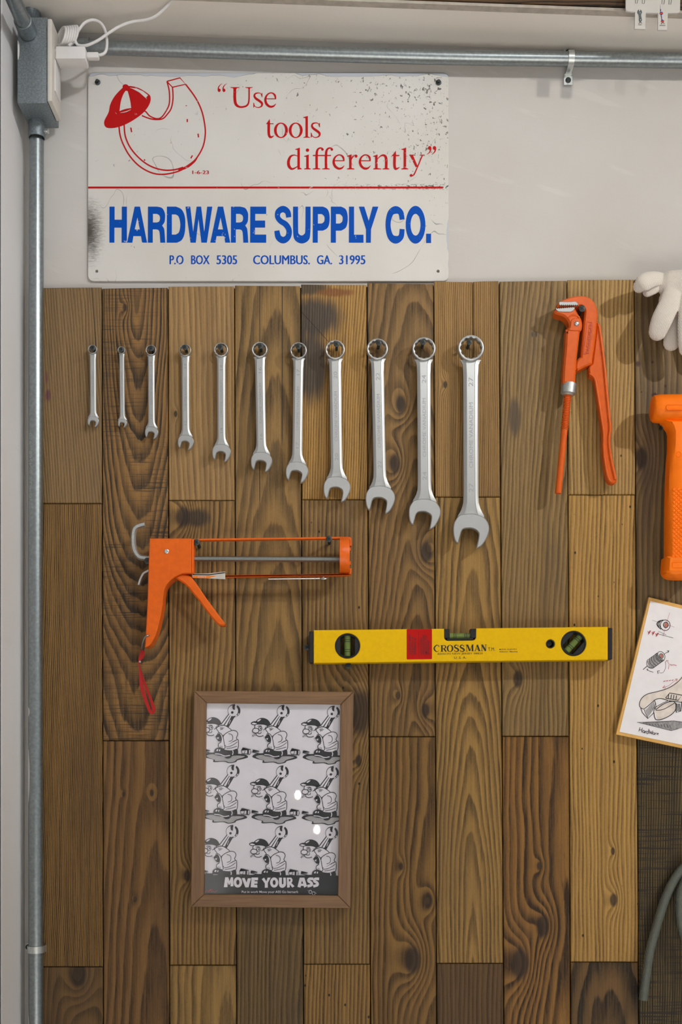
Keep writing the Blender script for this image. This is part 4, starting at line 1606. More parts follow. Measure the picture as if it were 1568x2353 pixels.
for i in range(32):
    for j in range(6):
        x_, y_ = 1550 + j * 10 + (5 if i % 2 else 0), 1124 + i * 4.9
        if x_ > 1602 or y_ > 1276:
            continue
        mb.plate([(x_ - 4.2, y_), (x_, y_ - 4.1), (x_ + 4.2, y_), (x_, y_ + 4.1)], 0.0582, 0.0594, 0.0004, back=False)
tag(build('grip_pattern', mb, M['hammer_orange'], hn, sharp=30), 'raised diamond grip pattern', None, None, 'stuff')
screw(1527, 976.5, 'dark screw under the head of the orange mallet', 0.034, 1.05)
screw(1619, 976.5, 'dark screw under the far end of the mallet head, past the photo edge', 0.034, 1.05)

# ------------------------------------------------------------------ cotton glove
def capsule_chain(mb, pts, n=5, seg=18, flat=0.62):
    """pts: px, py, depth, radius in px"""
    q = spline(pts, n)
    w = [(P(a, b, d), r * (D - d) / F) for a, b, d, r in q]
    P0, r0 = w[0]
    dirs = (w[1][0] - w[0][0]).normalized()
    head = [(P0 - dirs * r0 * k1, r0 * k2) for k1, k2 in ((0.96, 0.25), (0.75, 0.65), (0.4, 0.92))]
    PE, rE = w[-1]
    dire = (w[-1][0] - w[-2][0]).normalized()
    tail = [(PE + dire * rE * k1, rE * k2) for k1, k2 in ((0.4, 0.92), (0.75, 0.65), (0.96, 0.25))]
    allp = head + w + tail
    mb.tube([p for p, _ in allp], [r for _, r in allp], seg, True, False, flat, 1.0, 0, (0, -1, 0))


gm = MB()
capsule_chain(gm, [(1545, 655, .040, 34), (1600, 660, .042, 42), (1650, 655, .040, 40)])
capsule_chain(gm, [(1540, 690, .040, 26), (1600, 695, .042, 38), (1648, 695, .040, 36)])
capsule_chain(gm, [(1600, 652, .036, 34), (1680, 650, .032, 34), (1730, 650, .028, 34)])
capsule_chain(gm, [(1531, 640, .034, 12), (1510, 640, .046, 17), (1489, 645, .052, 20), (1477, 652, .054, 20), (1470, 658, .052, 15)], flat=0.55)
capsule_chain(gm, [(1524, 652, .034, 8), (1507, 662, .040, 12), (1489, 671, .040, 12)], flat=0.6)
capsule_chain(gm, [(1548, 672, .046, 24), (1538, 700, .052, 24), (1524, 730, .054, 24.5), (1516, 750, .052, 23), (1512, 762, .050, 21)], flat=0.5)
capsule_chain(gm, [(1562, 700, .036, 18), (1556, 745, .036, 19), (1546, 775, .038, 20), (1543, 788, .038, 19)], flat=0.5)
capsule_chain(gm, [(1586, 690, .052, 23), (1581, 740, .056, 23), (1580, 785, .054, 22), (1580, 800, .052, 20)], flat=0.5)
capsule_chain(gm, [(1632, 690, .048, 23), (1640, 740, .050, 23), (1644, 790, .048, 21)], flat=0.5)
gl = build('cotton_glove', gm, M['knit'], origin=P(1570, 810, .05), sharp=0)
md = gl.modifiers.new('knit_skin', 'REMESH')
md.mode = 'VOXEL'
md.voxel_size = 0.0011
sm = gl.modifiers.new('soften', 'SMOOTH')
sm.factor = 0.5
sm.iterations = 4
dg = bpy.context.evaluated_depsgraph_get()
me = bpy.data.meshes.new_from_object(gl.evaluated_get(dg))
gl.modifiers.clear()
gl.data = me
for p in me.polygons:
    p.use_smooth = True
me.materials.clear()
me.materials.append(M['knit'])
tag(gl, 'off-white knitted cotton glove hanging fingers down at the top right', 'glove')
screw(1668, 655, 'dark screw carrying the cotton glove, past the photo edge', 0.056, 1.1)

# ------------------------------------------------------------------ orange caulking gun
g4 = crop(280, 1380, 6.031)
gg = thing('caulking_gun', P(345, 1490, 0.026), 'orange caulking gun with steel push rod and red wrist strap', 'caulking gun')
mb = MB()
BD = [(343.8, 1237, c), (439.5, 1237, c), (439.5, 1317.6, c), (430.5, 1317.6), (417.8, 1318.6), (402.4, 1325.2), (389.7, 1335.4), (380.8, 1346.9), (377.2, 1355.8), (375, 1371), (373.5, 1388), (371, 1405), (366, 1428), (359, 1455), (350.5, 1473), (342, 1484), (333, 1487.6, c),
      (334, 1470), (335.5, 1446), (337.2, 1413), (338.9, 1380), (340, 1340), (341.5, 1300)]
mb.plate(outline(BD), 0.0270, 0.0570, 0.0011)
bd = build('body', mb, M['gun_orange'], gg)
mb = MB()
mb.plate(rect(440.2, 1239.5, 445.3, 1318), 0.030, 0.0545, 0.0006)
build('front_flange', mb, M['gun_orange'], bd)
mb = MB()
mb.lathe(P(383.3, 1267, 0.057), (0, -1, 0), [(0, 0.0033), (0.0012, 0.0032), (0.0016, 0.0022), (0.0010, 0.0018), (0.0008, 0.0004)], 18)
build('rivet', mb, M['zinc'], bd)


def strip(name, pts, t, d0, d1, mat_, parent):
    m_ = MB()
    m_.plate(stroke(pts, t, 4), d0, d1, 0.0004)
    return build(name, m_, mat_, parent)


strip('frame_rail', [(441, 1240), (560, 1238.4), (700, 1236.6), (796, 1235.5), (803.5, 1236.8), (806, 1241), (806.2, 1254)], 4.0, 0.0370, 0.0480, M['gun_orange'], gg)
strip('frame_rail', [(440, 1324.5), (560, 1323.2), (700, 1321.2), (796, 1320), (803.5, 1318.8), (806, 1314), (806.2, 1306)], 4.0, 0.0370, 0.0480, M['gun_orange'], gg)
mb = MB()
ac_ = P(781, 1277.5, 0.0425)
mb.lathe(ac_, (1, 0, 0), [(0.0, 0.0248), (0.0, 0.0256), (0.0128, 0.0256), (0.0142, 0.0246), (0.0146, 0.0060), (0.0134, 0.0060), (0.0130, 0.0238), (0.0, 0.0248)], 40, False)
ec = build('end_cup', mb, M['gun_orange'], gg, sharp=40)
mb = MB()
for y_ in (1262, 1293):
    mb.plate(rect(803, y_ - 4, 806.3, y_ + 4), 0.037, 0.047, 0.0005)
build('cup_tab', mb, M['gun_orange'], ec)
mb = MB()
mb.tube([P(344, 1283.4, 0.0425), P(445, 1284, 0.0425), P(803, 1285.6, 0.0425)], 0.0039, 6, phase=0.0, up=(0, 0, 1))
rod = build('push_rod', mb, M['steel_dark'], gg, sharp=20)
mb = MB()
hk = spline([(346, 1283.2), (330, 1282), (321, 1280), (313.8, 1272.5), (308, 1258.9), (306.5, 1238.5), (308, 1221.5), (312.5, 1212.5), (321, 1208.2), (333, 1205)], 5)
mb.tube([P(a, b, 0.0425) for a, b in hk], 0.0038, 6, up=(0, 0, 1))
build('rod_hook', mb, M['zinc'], rod, sharp=20)
mb = MB()
TG = [(403, 1327), (415, 1319.5), (429, 1320), (438, 1325), (446, 1334), (456, 1348), (467.5, 1365), (478, 1380), (498, 1407), (518.8, 1434.4, c), (513, 1438.2), (504, 1437, c), (495.6, 1430), (476, 1406), (457, 1380), (446, 1367), (433, 1350.7), (422.8, 1340.5), (412.6, 1334)]
mb.plate(outline(TG), 0.0335, 0.0515, 0.0020)
build('trigger', mb, M['gun_orange'], gg)
strip('release_lever', [(346, 1308), (337, 1313), (330, 1317), (326, 1323), (321.5, 1333), (318.3, 1344)], 4.6, 0.0385, 0.0475, M['zinc'], gg)
mb = MB()
mb.plate([(441.5, 1318.5), (480, 1317.6), (517.5, 1313.2), (518, 1331), (480, 1329), (442.5, 1327.5)], 0.0482, 0.0488)
sk = build('paper_tag', mb, M['sticker_white'], gg, sharp=0)
printed('tag_band', [[(443, 1323.2), (498, 1323.2), (478, 1329.2), (443, 1328)]], 0.0490, M['sticker_orange'], sk)
printed('tag_stripe', [[(443, 1319.2), (480, 1319.6), (517, 1314.6), (517, 1317), (480, 1322), (443, 1321.6)]], 0.0490, M['black_ink'], sk)
mb = MB()
put_text(mb, 'NOZZLE 10', 455, 1324.2, 474, 1327.4, 0.0492, .02)
build('tag_text', mb, M['sticker_white'], sk, sharp=0)
mb = MB()
mb.tube([P(617, 1330.4, 0.043), P(737, 1329, 0.043)], 0.0011, 8)
pn = build('puncture_pin', mb, M['zinc'], gg)
mb = MB()
mb.tube([P(744 + 7 * math.cos(a), 1328.2 + 2.2 * math.sin(a), 0.043 + 0.004 * math.sin(a)) for a in (2 * PI * i / 20 for i in range(20))], 0.0012, 8, closed=True)
build('pin_eye', mb, M['zinc'], pn)
mb = MB()
mb.tube([P(*p) for p in spline([(342, 1460, .0575), (334, 1463.5, .060), (328.5, 1476, .058), (326.3, 1490, .050), (329, 1493, .040), (335, 1482, .034), (340, 1468, .034), (343, 1461, .045)], 4, True)], 0.0011, 8, closed=True)
build('key_ring', mb, M['steel_dark'], gg)
st_root = thing('wrist_strap', P(340, 1640, 0.03), 'red webbing wrist strap dangling from the caulking gun handle', 'strap')
mb = MB()
mb.plate(g4(outline([(238, 905, c), (240, 1050), (252, 1200), (300, 1360), (345, 1480), (372, 1548), (405, 1572), (432, 1560, c), (402, 1510), (358, 1390), (305, 1200), (268, 1010), (252, 905, c)])), 0.032, 0.0336)
mb.plate(g4(outline([(248, 900, c), (300, 1060), (350, 1185), (420, 1370), (462, 1480), (464, 1530), (440, 1565), (405, 1572, c), (420, 1540), (412, 1480), (378, 1350), (310, 1165), (262, 990, c)])), 0.0285, 0.0300)
mb.plate(g4(outline([(262, 660, c), (278, 690), (300, 664, c), (318, 715), (300, 785), (262, 830), (250, 860), (250, 915, c), (233, 915, c), (233, 800), (255, 720)])), 0.034, 0.0356)
build('webbing', mb, M['red_strap'], st_root)
mb = MB()
mb.lathe(P(*g4([(252, 848)])[0], 0.0356), (0, -1, 0), [(0, 0.0016), (0.0008, 0.0014), (0.001, 0.0004)], 10)
build('strap_rivet', mb, M['zinc'], st_root)
screw(338.7, 1288.5, 'dark screw under the steel hook rod of the caulking gun', 0.052, 1.15)
screw(451.6, 1245.8, 'dark screw under the top rail close to the caulking gun body', 0.052, 1.15)
screw(756.5, 1238, 'dark screw in front of the top rail near the caulking gun cup', 0.050, 1.12)

# ------------------------------------------------------------------ yellow spirit level
LS = -0.0115


def lv(pts):
    return [(p[0], p[1] + LS * (p[0] - 721)) for p in pts]


lvl = thing('spirit_level', P(1060, 1524, 0.017), 'yellow spirit level with three green vials fixed to the planks', 'spirit level')
LF, LB = 0.0400, 0.0165
mb = MB()
nb = [(1021, 1448), (1021.2, 1467)]
nb += [(1029.5 - 8.3 * math.cos(a), 1467.5 + 8.3 * math.sin(a)) for a in (PI / 2 * i / 5 for i in range(6))]
nb += [(1086 + 8.3 * math.sin(a), 1467.5 + 8.3 * math.cos(a)) for a in (PI / 2 * i / 5 for i in range(6))]
nb += [(1094.6, 1448)]
body = [(721, 1448)] + nb + [(1397.5, 1448), (1397.5, 1524), (721, 1524)]
h1, h2, h3 = (799, 1485.1), (1318.8, 1485.4), (1265.5, 1485.8)
mb.plate([lv(body), lv(ellipse(*h1, 28.6, 28.6, 40)), lv(ellipse(*h2, 28.6, 28.6, 40)), lv(ellipse(*h3, 10, 10, 24))], LB, LF, 0.0009)
build('body', mb, M['yellow'], lvl)
for x0, x1 in ((711, 720.6), (1397.9, 1408)):
    mb = MB()
    mb.plate(lv(rrect(x0, 1450.5, x1, 1523, 2)), LB + 0.0004, LF - 0.0006, 0.0008)
    build('end_cap', mb, M['black_plastic'], lvl)


def slot(cx, cy, r, hwid, rot):
    a0 = math.acos(hwid / r)
    pts = []
    for s0, e0 in ((a0, PI - a0), (PI + a0, 2 * PI - a0)):
        for i in range(9):
            a = s0 + (e0 - s0) * i / 8
            pts.append((r * math.cos(a), r * math.sin(a)))
    cr, sr = math.cos(rot), math.sin(rot)
    return [(cx + x * cr - y * sr, cy + x * sr + y * cr) for x, y in pts]


def vial(parent, cx, cy, rot, hl, rad, bub, slot_hw, ring=True):
    cx, cy = lv([(cx, cy)])[0]
    if ring:
        mb = MB()
        mb.plate([ellipse(cx, cy, 28.4, 28.4, 40), slot(cx, cy, 24.4, slot_hw, rot)], LB, LF - 0.0012, 0.0008)
        build('vial_housing', mb, M['black_plastic'], parent, sharp=30)
        mb = MB()
        mb.plate([ellipse(cx, cy, 28.8, 28.8, 44), ellipse(cx, cy, 26.4, 26.4, 40)], LF - 0.003, LF + 0.0006, 0.0006)
        build('vial_rim', mb, M['black_plastic'], parent)
    ux, uy = math.sin(rot) * -1, math.cos(rot)      # along the tube
    dm = 0.030
    A_, B_ = P(cx - ux * hl, cy - uy * hl, dm), P(cx + ux * hl, cy + uy * hl, dm)
    k = (D - dm) / F
    mb = MB()
    mb.tube([A_, B_], rad * k, 20)
    vt = build('vial_tube', mb, M['fluid'], parent)
    for s_ in (-1, 1):
        for o_ in (bub, bub + 4.5):
            p = P(cx + ux * s_ * o_, cy + uy * s_ * o_, dm)
            mb = MB()
            mb.lathe(p - (B_ - A_).normalized() * 0.0003, B_ - A_, [(0, rad * k * 1.01), (0, rad * k * 1.05), (0.0007, rad * k * 1.05), (0.0007, rad * k * 1.01)], 20, False, True)
            build('mark_line', mb, M['black_plastic'], vt)
    mb = MB()
    mb.tube([P(cx - ux * hl, cy - uy * hl, dm), P(cx - ux * (hl - 5), cy - uy * (hl - 5), dm)], rad * k * 1.1, 16)
    build('vial_plug', mb, M['acrylic'], vt)
    return vt


vial(lvl, *h1, 0.0, 24, 7.4, 9, 16)
vial(lvl, *h2, math.radians(42), 24, 7.8, 9, 15)
mb = MB()
for s_ in (-1, 1):
    x_ = 1057.8 + s_ * 30.4
    mb.plate(lv([(x_ - 6.0, 1449), (x_ + 6.0, 1449), (x_ + 6.0, 1470), (x_ - 6.0, 1470)] if True else []), LB + 0.001, LF - 0.0012, 0.0006)
mb.plate(lv(rect(1028, 1470.2, 1088, 1474.4)), LB + 0.001, LF - 0.0012)
build('vial_cradle', mb, M['black_plastic'], lvl)
vv = vial(lvl, 1057.8, 1466.2, PI / 2, 24.3, 7.6, 10, 0, False)
mb = MB()
bc = P(*lv([(1057.8, 1463.5)])[0], 0.0352)
mb.lathe(bc - Vector((0.0065, 0, 0)), (1, 0, 0), [(0, 0.0003), (0.001, 0.0016), (0.004, 0.0024), (0.009, 0.0024), (0.012, 0.0016), (0.013, 0.0003)], 14)
build('bubble', mb, M['bubble'], vv)
mb = MB()
cx_, cy_ = lv([h3])[0]
mb.plate([ellipse(cx_, cy_, 9.9, 9.9, 28), ellipse(cx_, cy_, 7.6, 7.6, 24)], LB, LF + 0.0004, 0.0005)
build('hang_eyelet', mb, M['black_plastic'], lvl)
mb = MB()
mb.plate(lv(rrect(935, 1448.2, 993.2, 1517.8, 2.2)), LF, LF + 0.0002)
rl = build('warning_label', mb, M['red_label'], lvl, sharp=0)
lines = [('ACCURATE, DURABLE.', 940.2, 1), ('FOR BOTH D.I.Y. &', 946, .88), ('PROFESSIONAL USE', 952, .84), ('PRECIS, DURABLE.', 966.5, .84), ('ANTICHOC POUR DEUX', 972.2, .98), ('EMPLOIS DE D.I.Y. ET', 977.8, .96), ('PROFESSIONALE.', 983, .70)]
mb = MB()
for s_, x_, k_ in lines:
    text_mesh(s_, .01)
    put_text(mb, s_, x_, 1506.5 - 46 * k_ + LS * 230, x_ + 4.2, 1506.5 + LS * 230, LF + 0.0004, .01, 90)
mb.flatp(lv(rect(962, 1454, 962.8, 1511)), LF + 0.0004)
build('label_text', mb, M['black_ink'], rl, sharp=0, recalc=False)
# printed maker's name
s = 7.84
T = crop(1000, 1430, s)
ink = []
st([(74, 440), (44, 410), (8, 428), (-14, 470), (6, 512), (42, 530), (76, 505)], [6, 12, 20, 26, 20, 10, 4], T, s)
po(rect(68, 410, 76, 448), T)
st([(126, 416), (126, 530)], 28, T, s)
st([(130, 418), (180, 420), (192, 445), (176, 470), (132, 474)], [8, 12, 26, 12, 8], T, s)
st([(160, 472), (200, 528)], [24, 26], T, s)
po(rect(98, 413, 150, 420), T)
po(rect(98, 524, 152, 531), T)
po(rect(190, 522, 214, 529), T)
el(272, 470, 60, 63, T, 31, 54)
for dx in (0, 103):
    st([(a + dx, b) for a, b in [(420, 435), (388, 408), (358, 425), (362, 452), (405, 475), (424, 500), (404, 523), (370, 522), (350, 498)]], [4, 14, 22, 26, 28, 26, 16, 12, 4], T, s)
    po(rect(417 + dx, 404, 424 + dx, 440), T)
    po(rect(347 + dx, 492, 354 + dx, 528), T)
st([(572, 404), (572, 524)], 9, T, s)
st([(584, 404), (630, 516)], 28, T, s)
st([(630, 516), (672, 404)], 9, T, s)
st([(678, 404), (678, 520)], 28, T, s)
po(rect(552, 402, 600, 409), T)
po(rect(556, 517, 590, 524), T)
po(rect(660, 400, 698, 407), T)
po(rect(660, 514, 698, 521), T)
st([(724, 518), (762, 404)], 9, T, s)
st([(762, 404), (802, 517)], 28, T, s)
po(rect(738, 482, 786, 489), T)
po(rect(712, 513, 742, 520), T)
po(rect(780, 512, 822, 519), T)
st([(846, 404), (846, 516)], 9, T, s)
st([(850, 404), (912, 514)], 30, T, s)
st([(917, 402), (917, 516)], 9, T, s)
po(rect(828, 401, 866, 408), T)
po(rect(904, 399, 934, 406), T)
po(rect(832, 511, 862, 518), T)
printed('maker_name', ink, LF + 0.0002, M['black_ink'], lvl)
mb = MB()
for s_, a, b, y0, y1, bo in (('T.M.', 1121.8, 1138, 1488, 1495.6, 0.), ('EDISON NEW JERSEY 08820', 1006.6, 1110, 1500.4, 1505.8, .005), ('U. S. A.', 1044, 1072, 1508.6, 1514, .005),
                             ('MODEL KL#518T3', 1148, 1188.2, 1490.8, 1494, .005), ('450mm/ 18inches', 1148, 1190, 1496, 1499.3, .005)):
    put_text(mb, s_, a, y0, b, y1, LF + 0.0002, bo, 0, LS)
build('small_print', mb, M['black_ink'], lvl, sharp=0, recalc=False)
screw(705.3, 1487.5, 'dark screw against the left end of the spirit level', 0.030, 1.1)
screw(801, 1529.3, 'dark screw below the left vial of the spirit level', 0.032, 1.1)
screw(1262.3, 1478.8, 'dark screw inside the hanging hole of the spirit level', 0.036, 1.0)

# ------------------------------------------------------------------ framed poster
fp = thing('picture_frame', P(622, 2086, 0.014), 'brown wooden picture frame holding a black and white cartoon poster', 'picture frame')
OTL, OTR, OBR, OBL = (445.6, 1587.4), (813, 1589.3), (806, 2087.5), (438.4, 2084)
ITL, ITR, IBR, IBL = (474.2, 1615.4), (783, 1618.6), (776.8, 2058.2), (468.4, 2055.4)
FD = 0.0350
for nm, q, mt in (('frame_rail', [OTL, OTR, ITR, ITL], 'frame_h'), ('frame_rail', [OBL, IBL, IBR, OBR], 'frame_h'), ('frame_stile', [OTL, ITL, IBL, OBL], 'frame_v'), ('frame_stile', [OTR, OBR, IBR, ITR], 'frame_v')):
    cx_, cy_ = sum(p[0] for p in q) / 4, sum(p[1] for p in q) / 4
    q = [(p[0] + (cx_ - p[0]) * 0.0012, p[1] + (cy_ - p[1]) * 0.0012) for p in q]
    mb = MB()
    mb.plate(q, 0.0145, FD, 0.0010)
    build(nm, mb, M[mt], fp, origin=P(cx_, cy_, FD))


def grow(q, k):
    cx_, cy_ = sum(p[0] for p in q) / 4, sum(p[1] for p in q) / 4
    return [(p[0] + (k if p[0] > cx_ else -k), p[1] + (k if p[1] > cy_ else -k)) for p in q]


PR = [ITL, ITR, IBR, IBL]
PDp = 0.0265
mb = MB()
mb.plate(grow(PR, 20), 0.0150, PDp - 0.0004)
pr = build('poster', mb, M['poster_paper'], fp, sharp=0)
mb = MB()
mb.plate(grow(PR, 4), 0.0282, 0.0294)
build('glass_pane', mb, M['pane'], fp, sharp=0)

Q = 8.711
black, white, black2, grey = [], [], [], []
L1, L2, L3 = [], [], []
# one cartoon worker, positions from the enlargement of the first figure
def S_(l, pts, w): l.append(stroke(pts, w, 4))
def O_(pts): return outline(pts, 3)
# lowest layer: black masses
L1.append(O_([(60, 1195), (120, 1140), (280, 1125), (760, 1150), (900, 1165), (962, 1215), (900, 1245), (750, 1280), (720, 1315), (580, 1338), (480, 1308), (300, 1318), (258, 1302), (268, 1268), (150, 1238)]))
L1.append(ellipse(680, 290, 128, 130))
L1.append([(585, 330), (690, 420), (570, 625), (410, 560)])
L1.append(O_([(130, 485), (195, 432), (270, 417), (355, 445), (405, 495), (424, 555), (365, 585), (265, 555), (205, 550), (150, 550)]))
L1.append(O_([(32, 520), (65, 495), (125, 485), (170, 525), (155, 552), (95, 563), (48, 548)]))
def outl(l1, l2, pts, w=13):
    p = O_(pts)
    l1.append(stroke([a for a in p] + [p[0]], w, 1))
    l2.append(p)
# second layer: white fills
L2.append(O_([(125, 1195), (180, 1168), (290, 1160), (480, 1200), (540, 1240), (620, 1225), (660, 1185), (890, 1195), (860, 1222), (735, 1262), (690, 1303), (590, 1322), (500, 1293), (310, 1298), (292, 1268), (200, 1238)]))
Wt = []
Wt.append(ellipse(660, 290, 100, 108))
Wt.append([(583, 362), (606, 372), (470, 572), (428, 566)])
Wt.append([(618, 376), (634, 384), (532, 585), (492, 578)])
Wt.append([(700, 398), (735, 372), (752, 388), (712, 412)])
Wt.append([(752, 368), (772, 335), (785, 345), (764, 378)])
Wt.append([(48, 522), (90, 512), (152, 530), (140, 545), (95, 550), (60, 540)])
Wt.append([(856, 1030), (1010, 1065), (1016, 1120), (1000, 1162), (836, 1142), (828, 1085)])
Wt.append([(75, 1055), (197, 1085), (190, 1130), (63, 1105)])
Wt.append([(150, 480), (200, 445), (240, 438), (215, 470), (175, 495)])
fig = []      # outlined white shapes drawn in order, each on a slightly higher film
fig.append([(128, 560), (118, 620), (140, 740), (180, 776), (250, 775), (290, 740), (305, 640), (362, 590), (300, 558), (200, 552)])
fig.append([(335, 650), (285, 672), (275, 740), (312, 812), (385, 735)])
fig.append([(335, 640), (400, 602), (480, 590), (560, 630), (625, 692), (540, 725), (462, 775), (420, 770), (365, 690)])
fig.append([(480, 790), (540, 735), (640, 692), (720, 705), (747, 760), (720, 830), (735, 870), (690, 912), (610, 935), (530, 985), (490, 960), (470, 870)])
fig.append([(500, 1000), (620, 940), (735, 880), (760, 890), (748, 1050), (640, 1080), (530, 1095), (480, 1045)])
fig.append([(350, 752), (400, 742), (440, 790), (460, 850), (478, 950), (492, 1040), (440, 1035), (400, 1025), (375, 990), (382, 950), (425, 920), (420, 860), (385, 800)])
fig.append([(72, 672), (90, 640), (130, 632), (172, 645), (185, 675), (165, 708), (120, 712), (84, 700)])
BELLY = O_([(310, 800), (380, 742), (425, 800), (432, 890), (370, 897), (330, 840)])
TOPB = [BELLY]
TOPB.append(O_([(285, 1110), (300, 1060), (350, 1030), (420, 1025), (500, 1070), (640, 1082), (745, 1050), (757, 1165), (650, 1190), (600, 1238), (520, 1242), (470, 1200), (300, 1172)]))
TOPB.append(O_([(650, 190), (690, 155), (705, 172), (692, 215), (694, 268), (660, 258), (648, 225)]))
TOPB.append(ellipse(645, 323, 25, 24))
TOPB.append(stroke(ellipse(220, 630, 36, 38) + [(256, 630)], 11, 1))
TOPB.append(ellipse(228, 628, 13, 15))
TOPB.append(stroke([(150, 705), (185, 730), (232, 722), (232, 690)], 11, 4))
TOPB.append(stroke([(62, 780), (145, 735)], 26, 1))
TOPB.append(stroke([(165, 590), (205, 575), (250, 585)], 10, 3))
TOPB.append(stroke([(395, 632), (462, 615)], 9, 1))
TOPB.append(stroke([(405, 652), (485, 632)], 9, 1))
TOPB.append(stroke([(425, 650), (418, 675)], 9, 1))
TOPB.append(stroke([(452, 645), (444, 668)], 9, 1))
TOPB.append(stroke([(570, 748), (630, 765), (655, 815), (640, 880), (575, 905)], 11, 4))
TOPB.append(stroke([(510, 1015), (600, 1000), (690, 955), (748, 910)], 11, 4))
TOPB.append(stroke([(530, 1050), (640, 1030), (740, 1000)], 11, 4))
TOPB.append(stroke([(405, 985), (412, 1025)], 9, 1))
TOPB.append(stroke([(435, 990), (440, 1030)], 9, 1))
TOPB.append(stroke([(310, 640), (330, 600), (360, 590)], 9, 3))
TOPB.append(stroke([(856, 1030), (1010, 1065), (1016, 1120), (1000, 1162), (836, 1142), (828, 1085), (856, 1030)], 13, 1))
TOPB.append([(945, 1050), (982, 1058), (976, 1160), (945, 1156)])
TOPB.append(stroke([(880, 1035), (905, 1090), (885, 1150)], 10, 4))
TOPB.append(stroke([(75, 1055), (197, 1085), (190, 1130), (63, 1105), (75, 1055)], 11, 1))
for q_ in range(4):
    TOPB.append(stroke([(98 + q_ * 26, 1064 + q_ * 6), (90 + q_ * 26, 1108 + q_ * 5)], 10, 1))
TOPW = [stroke([(72, 775), (138, 740)], 10, 1), [(320, 1088), (345, 1055), (366, 1060), (350, 1100)], [(375, 1090), (390, 1060), (407, 1066), (397, 1102)],
        stroke([(300, 1152), (400, 1160), (500, 1195), (600, 1180)], 17, 4), stroke([(652, 1085), (662, 1125), (648, 1172)], 17, 4), [(335, 828), (378, 818), (362, 862)],
        [(700, 140), (760, 150), (738, 190), (728, 226), (704, 252), (692, 240), (702, 195)], stroke([(612, 470), (580, 555)], 10, 1)]


def film(poly):
    return [(460 + a / Q, 1600 + b / Q) for a, b in poly]


def films(lst):
    return [[film(p) for p in q] if isinstance(q[0], list) else film(q) for q in lst]


step = 0.00005
z0 = PDp + step
layers = [('ink', films(L1), 'black_ink'), ('tint', films(L2), 'poster_grey'), ('blank', films(Wt), 'poster_paper')]
for q in fig:
    p = O_(q)
    layers.append(('ink', films([stroke(p + [p[0]], 29, 1)]), 'black_ink'))
    layers.append(('blank', films([p]), 'poster_paper'))
layers.append(('ink', films(TOPB), 'black_ink'))
layers.append(('blank', films(TOPW), 'poster_paper'))
# merge the films of one figure into one two-material print
COLX, ROWX, ROWY = (0, 113.2, 228.8), (0, -2.1, -4.2), (0, 139.0, 277.6)
me = bpy.data.meshes.new('cartoon_print')
vs, fs, mi = [], [], []
names = ['black_ink', 'poster_paper', 'poster_grey']
for li, (nm, polys, mt) in enumerate(layers):
    t = MB()
    for pi_, p in enumerate(polys):
        t.flatp(p, z0 + li * step + pi_ * 1.5e-6)
    o_ = len(vs)
    vs += t.v
    fs += [tuple(i + o_ for i in q) for q in t.f]
    mi += [names.index(mt)] * len(t.f)
base = P(475, 1617, z0)
me.from_pydata([tuple(Vector(p) - base) for p in vs], [], fs)
for n_ in names:
    me.materials.append(M[n_])
for p, i in zip(me.polygons, mi):
    p.material_index = i
for r_ in range(3):
    for c_ in range(3):
        o = bpy.data.objects.new('cartoon_figure', me)
        COL.objects.link(o)
        o.parent = pr
        kx = (D - z0) / F
        o.location = base + Vector(((COLX[c_] + ROWX[r_]) * kx, 0, -(ROWY[r_] + 1.7 * c_) * kx)) - parent_origin(pr)
zb = z0 + (len(layers) + 2) * step
printed('caption_band', [[(440, 2009.5), (800, 2012.5), (800, 2072), (440, 2072)]], zb, M['black_ink'], pr)
T = crop(500, 1990, 5.807)
cap = [T([(103, 150), (145, 150), (160, 205), (180, 150), (208, 150), (213, 268), (175, 272), (172, 215), (162, 250), (150, 250), (137, 215), (133, 282), (85, 282)]),
       [T(ellipse(272, 217, 57, 70)), T(ellipse(272, 217, 21, 34))],
       T([(325, 163), (362, 158), (388, 220), (405, 165), (448, 163), (415, 285), (372, 285)]),
       T([(455, 153), (543, 153), (540, 190), (497, 190), (495, 203), (535, 203), (533, 236), (493, 236), (491, 250), (530, 250), (533, 288), (443, 283)]),
       T([(592, 175), (622, 155), (652, 205), (670, 155), (710, 155), (672, 225), (672, 288), (632, 290), (632, 230)]),
       [T(ellipse(757, 220, 55, 68)), T(ellipse(757, 220, 20, 33))],
       T(outline([(823, 155, 1), (860, 155, 1), (860, 232), (868, 244), (880, 232), (878, 155, 1), (912, 155, 1), (914, 250), (880, 288), (840, 284), (822, 245)])),
       [T([(925, 155), (985, 155), (1002, 180), (998, 212), (985, 225), (1028, 270), (1000, 288), (965, 245), (965, 285), (930, 288)]), T(ellipse(963, 190, 11, 16, 14))],
       [T([(1098, 155), (1160, 155), (1195, 270), (1157, 290), (1150, 265), (1115, 265), (1108, 288), (1068, 278)]), T([(1130, 195), (1145, 235), (1115, 235)])]]
for dx in (0, 78):
    cap.append(stroke(T([(1279 + dx, 172), (1228 + dx, 172), (1216 + dx, 200), (1252 + dx, 224), (1254 + dx, 254), (1200 + dx, 270)]), 36 / 5.807, 4))
cap.append(stroke(T([(1222, 360), (1225, 328), (1250, 325), (1258, 345), (1300, 348), (1302, 372), (1285, 388), (1268, 378), (1262, 358), (1238, 368), (1222, 360)]), 1.1, 3))
cap.append(stroke(T([(1205, 325), (1212, 330)]), 0.8, 1))
cap.append(stroke(T([(1312, 368), (1322, 360)]), 0.8, 1))
printed('caption', cap, zb + 2 * step, M['poster_paper'], pr)
mb = MB()
put_text(mb, 'Put in work Move your ASS Go berserk', 555.8, 2046.6, 686, 2054, zb + 2 * step, .01)
build('subtitle', mb, M['poster_paper'], pr, sharp=0, recalc=False)
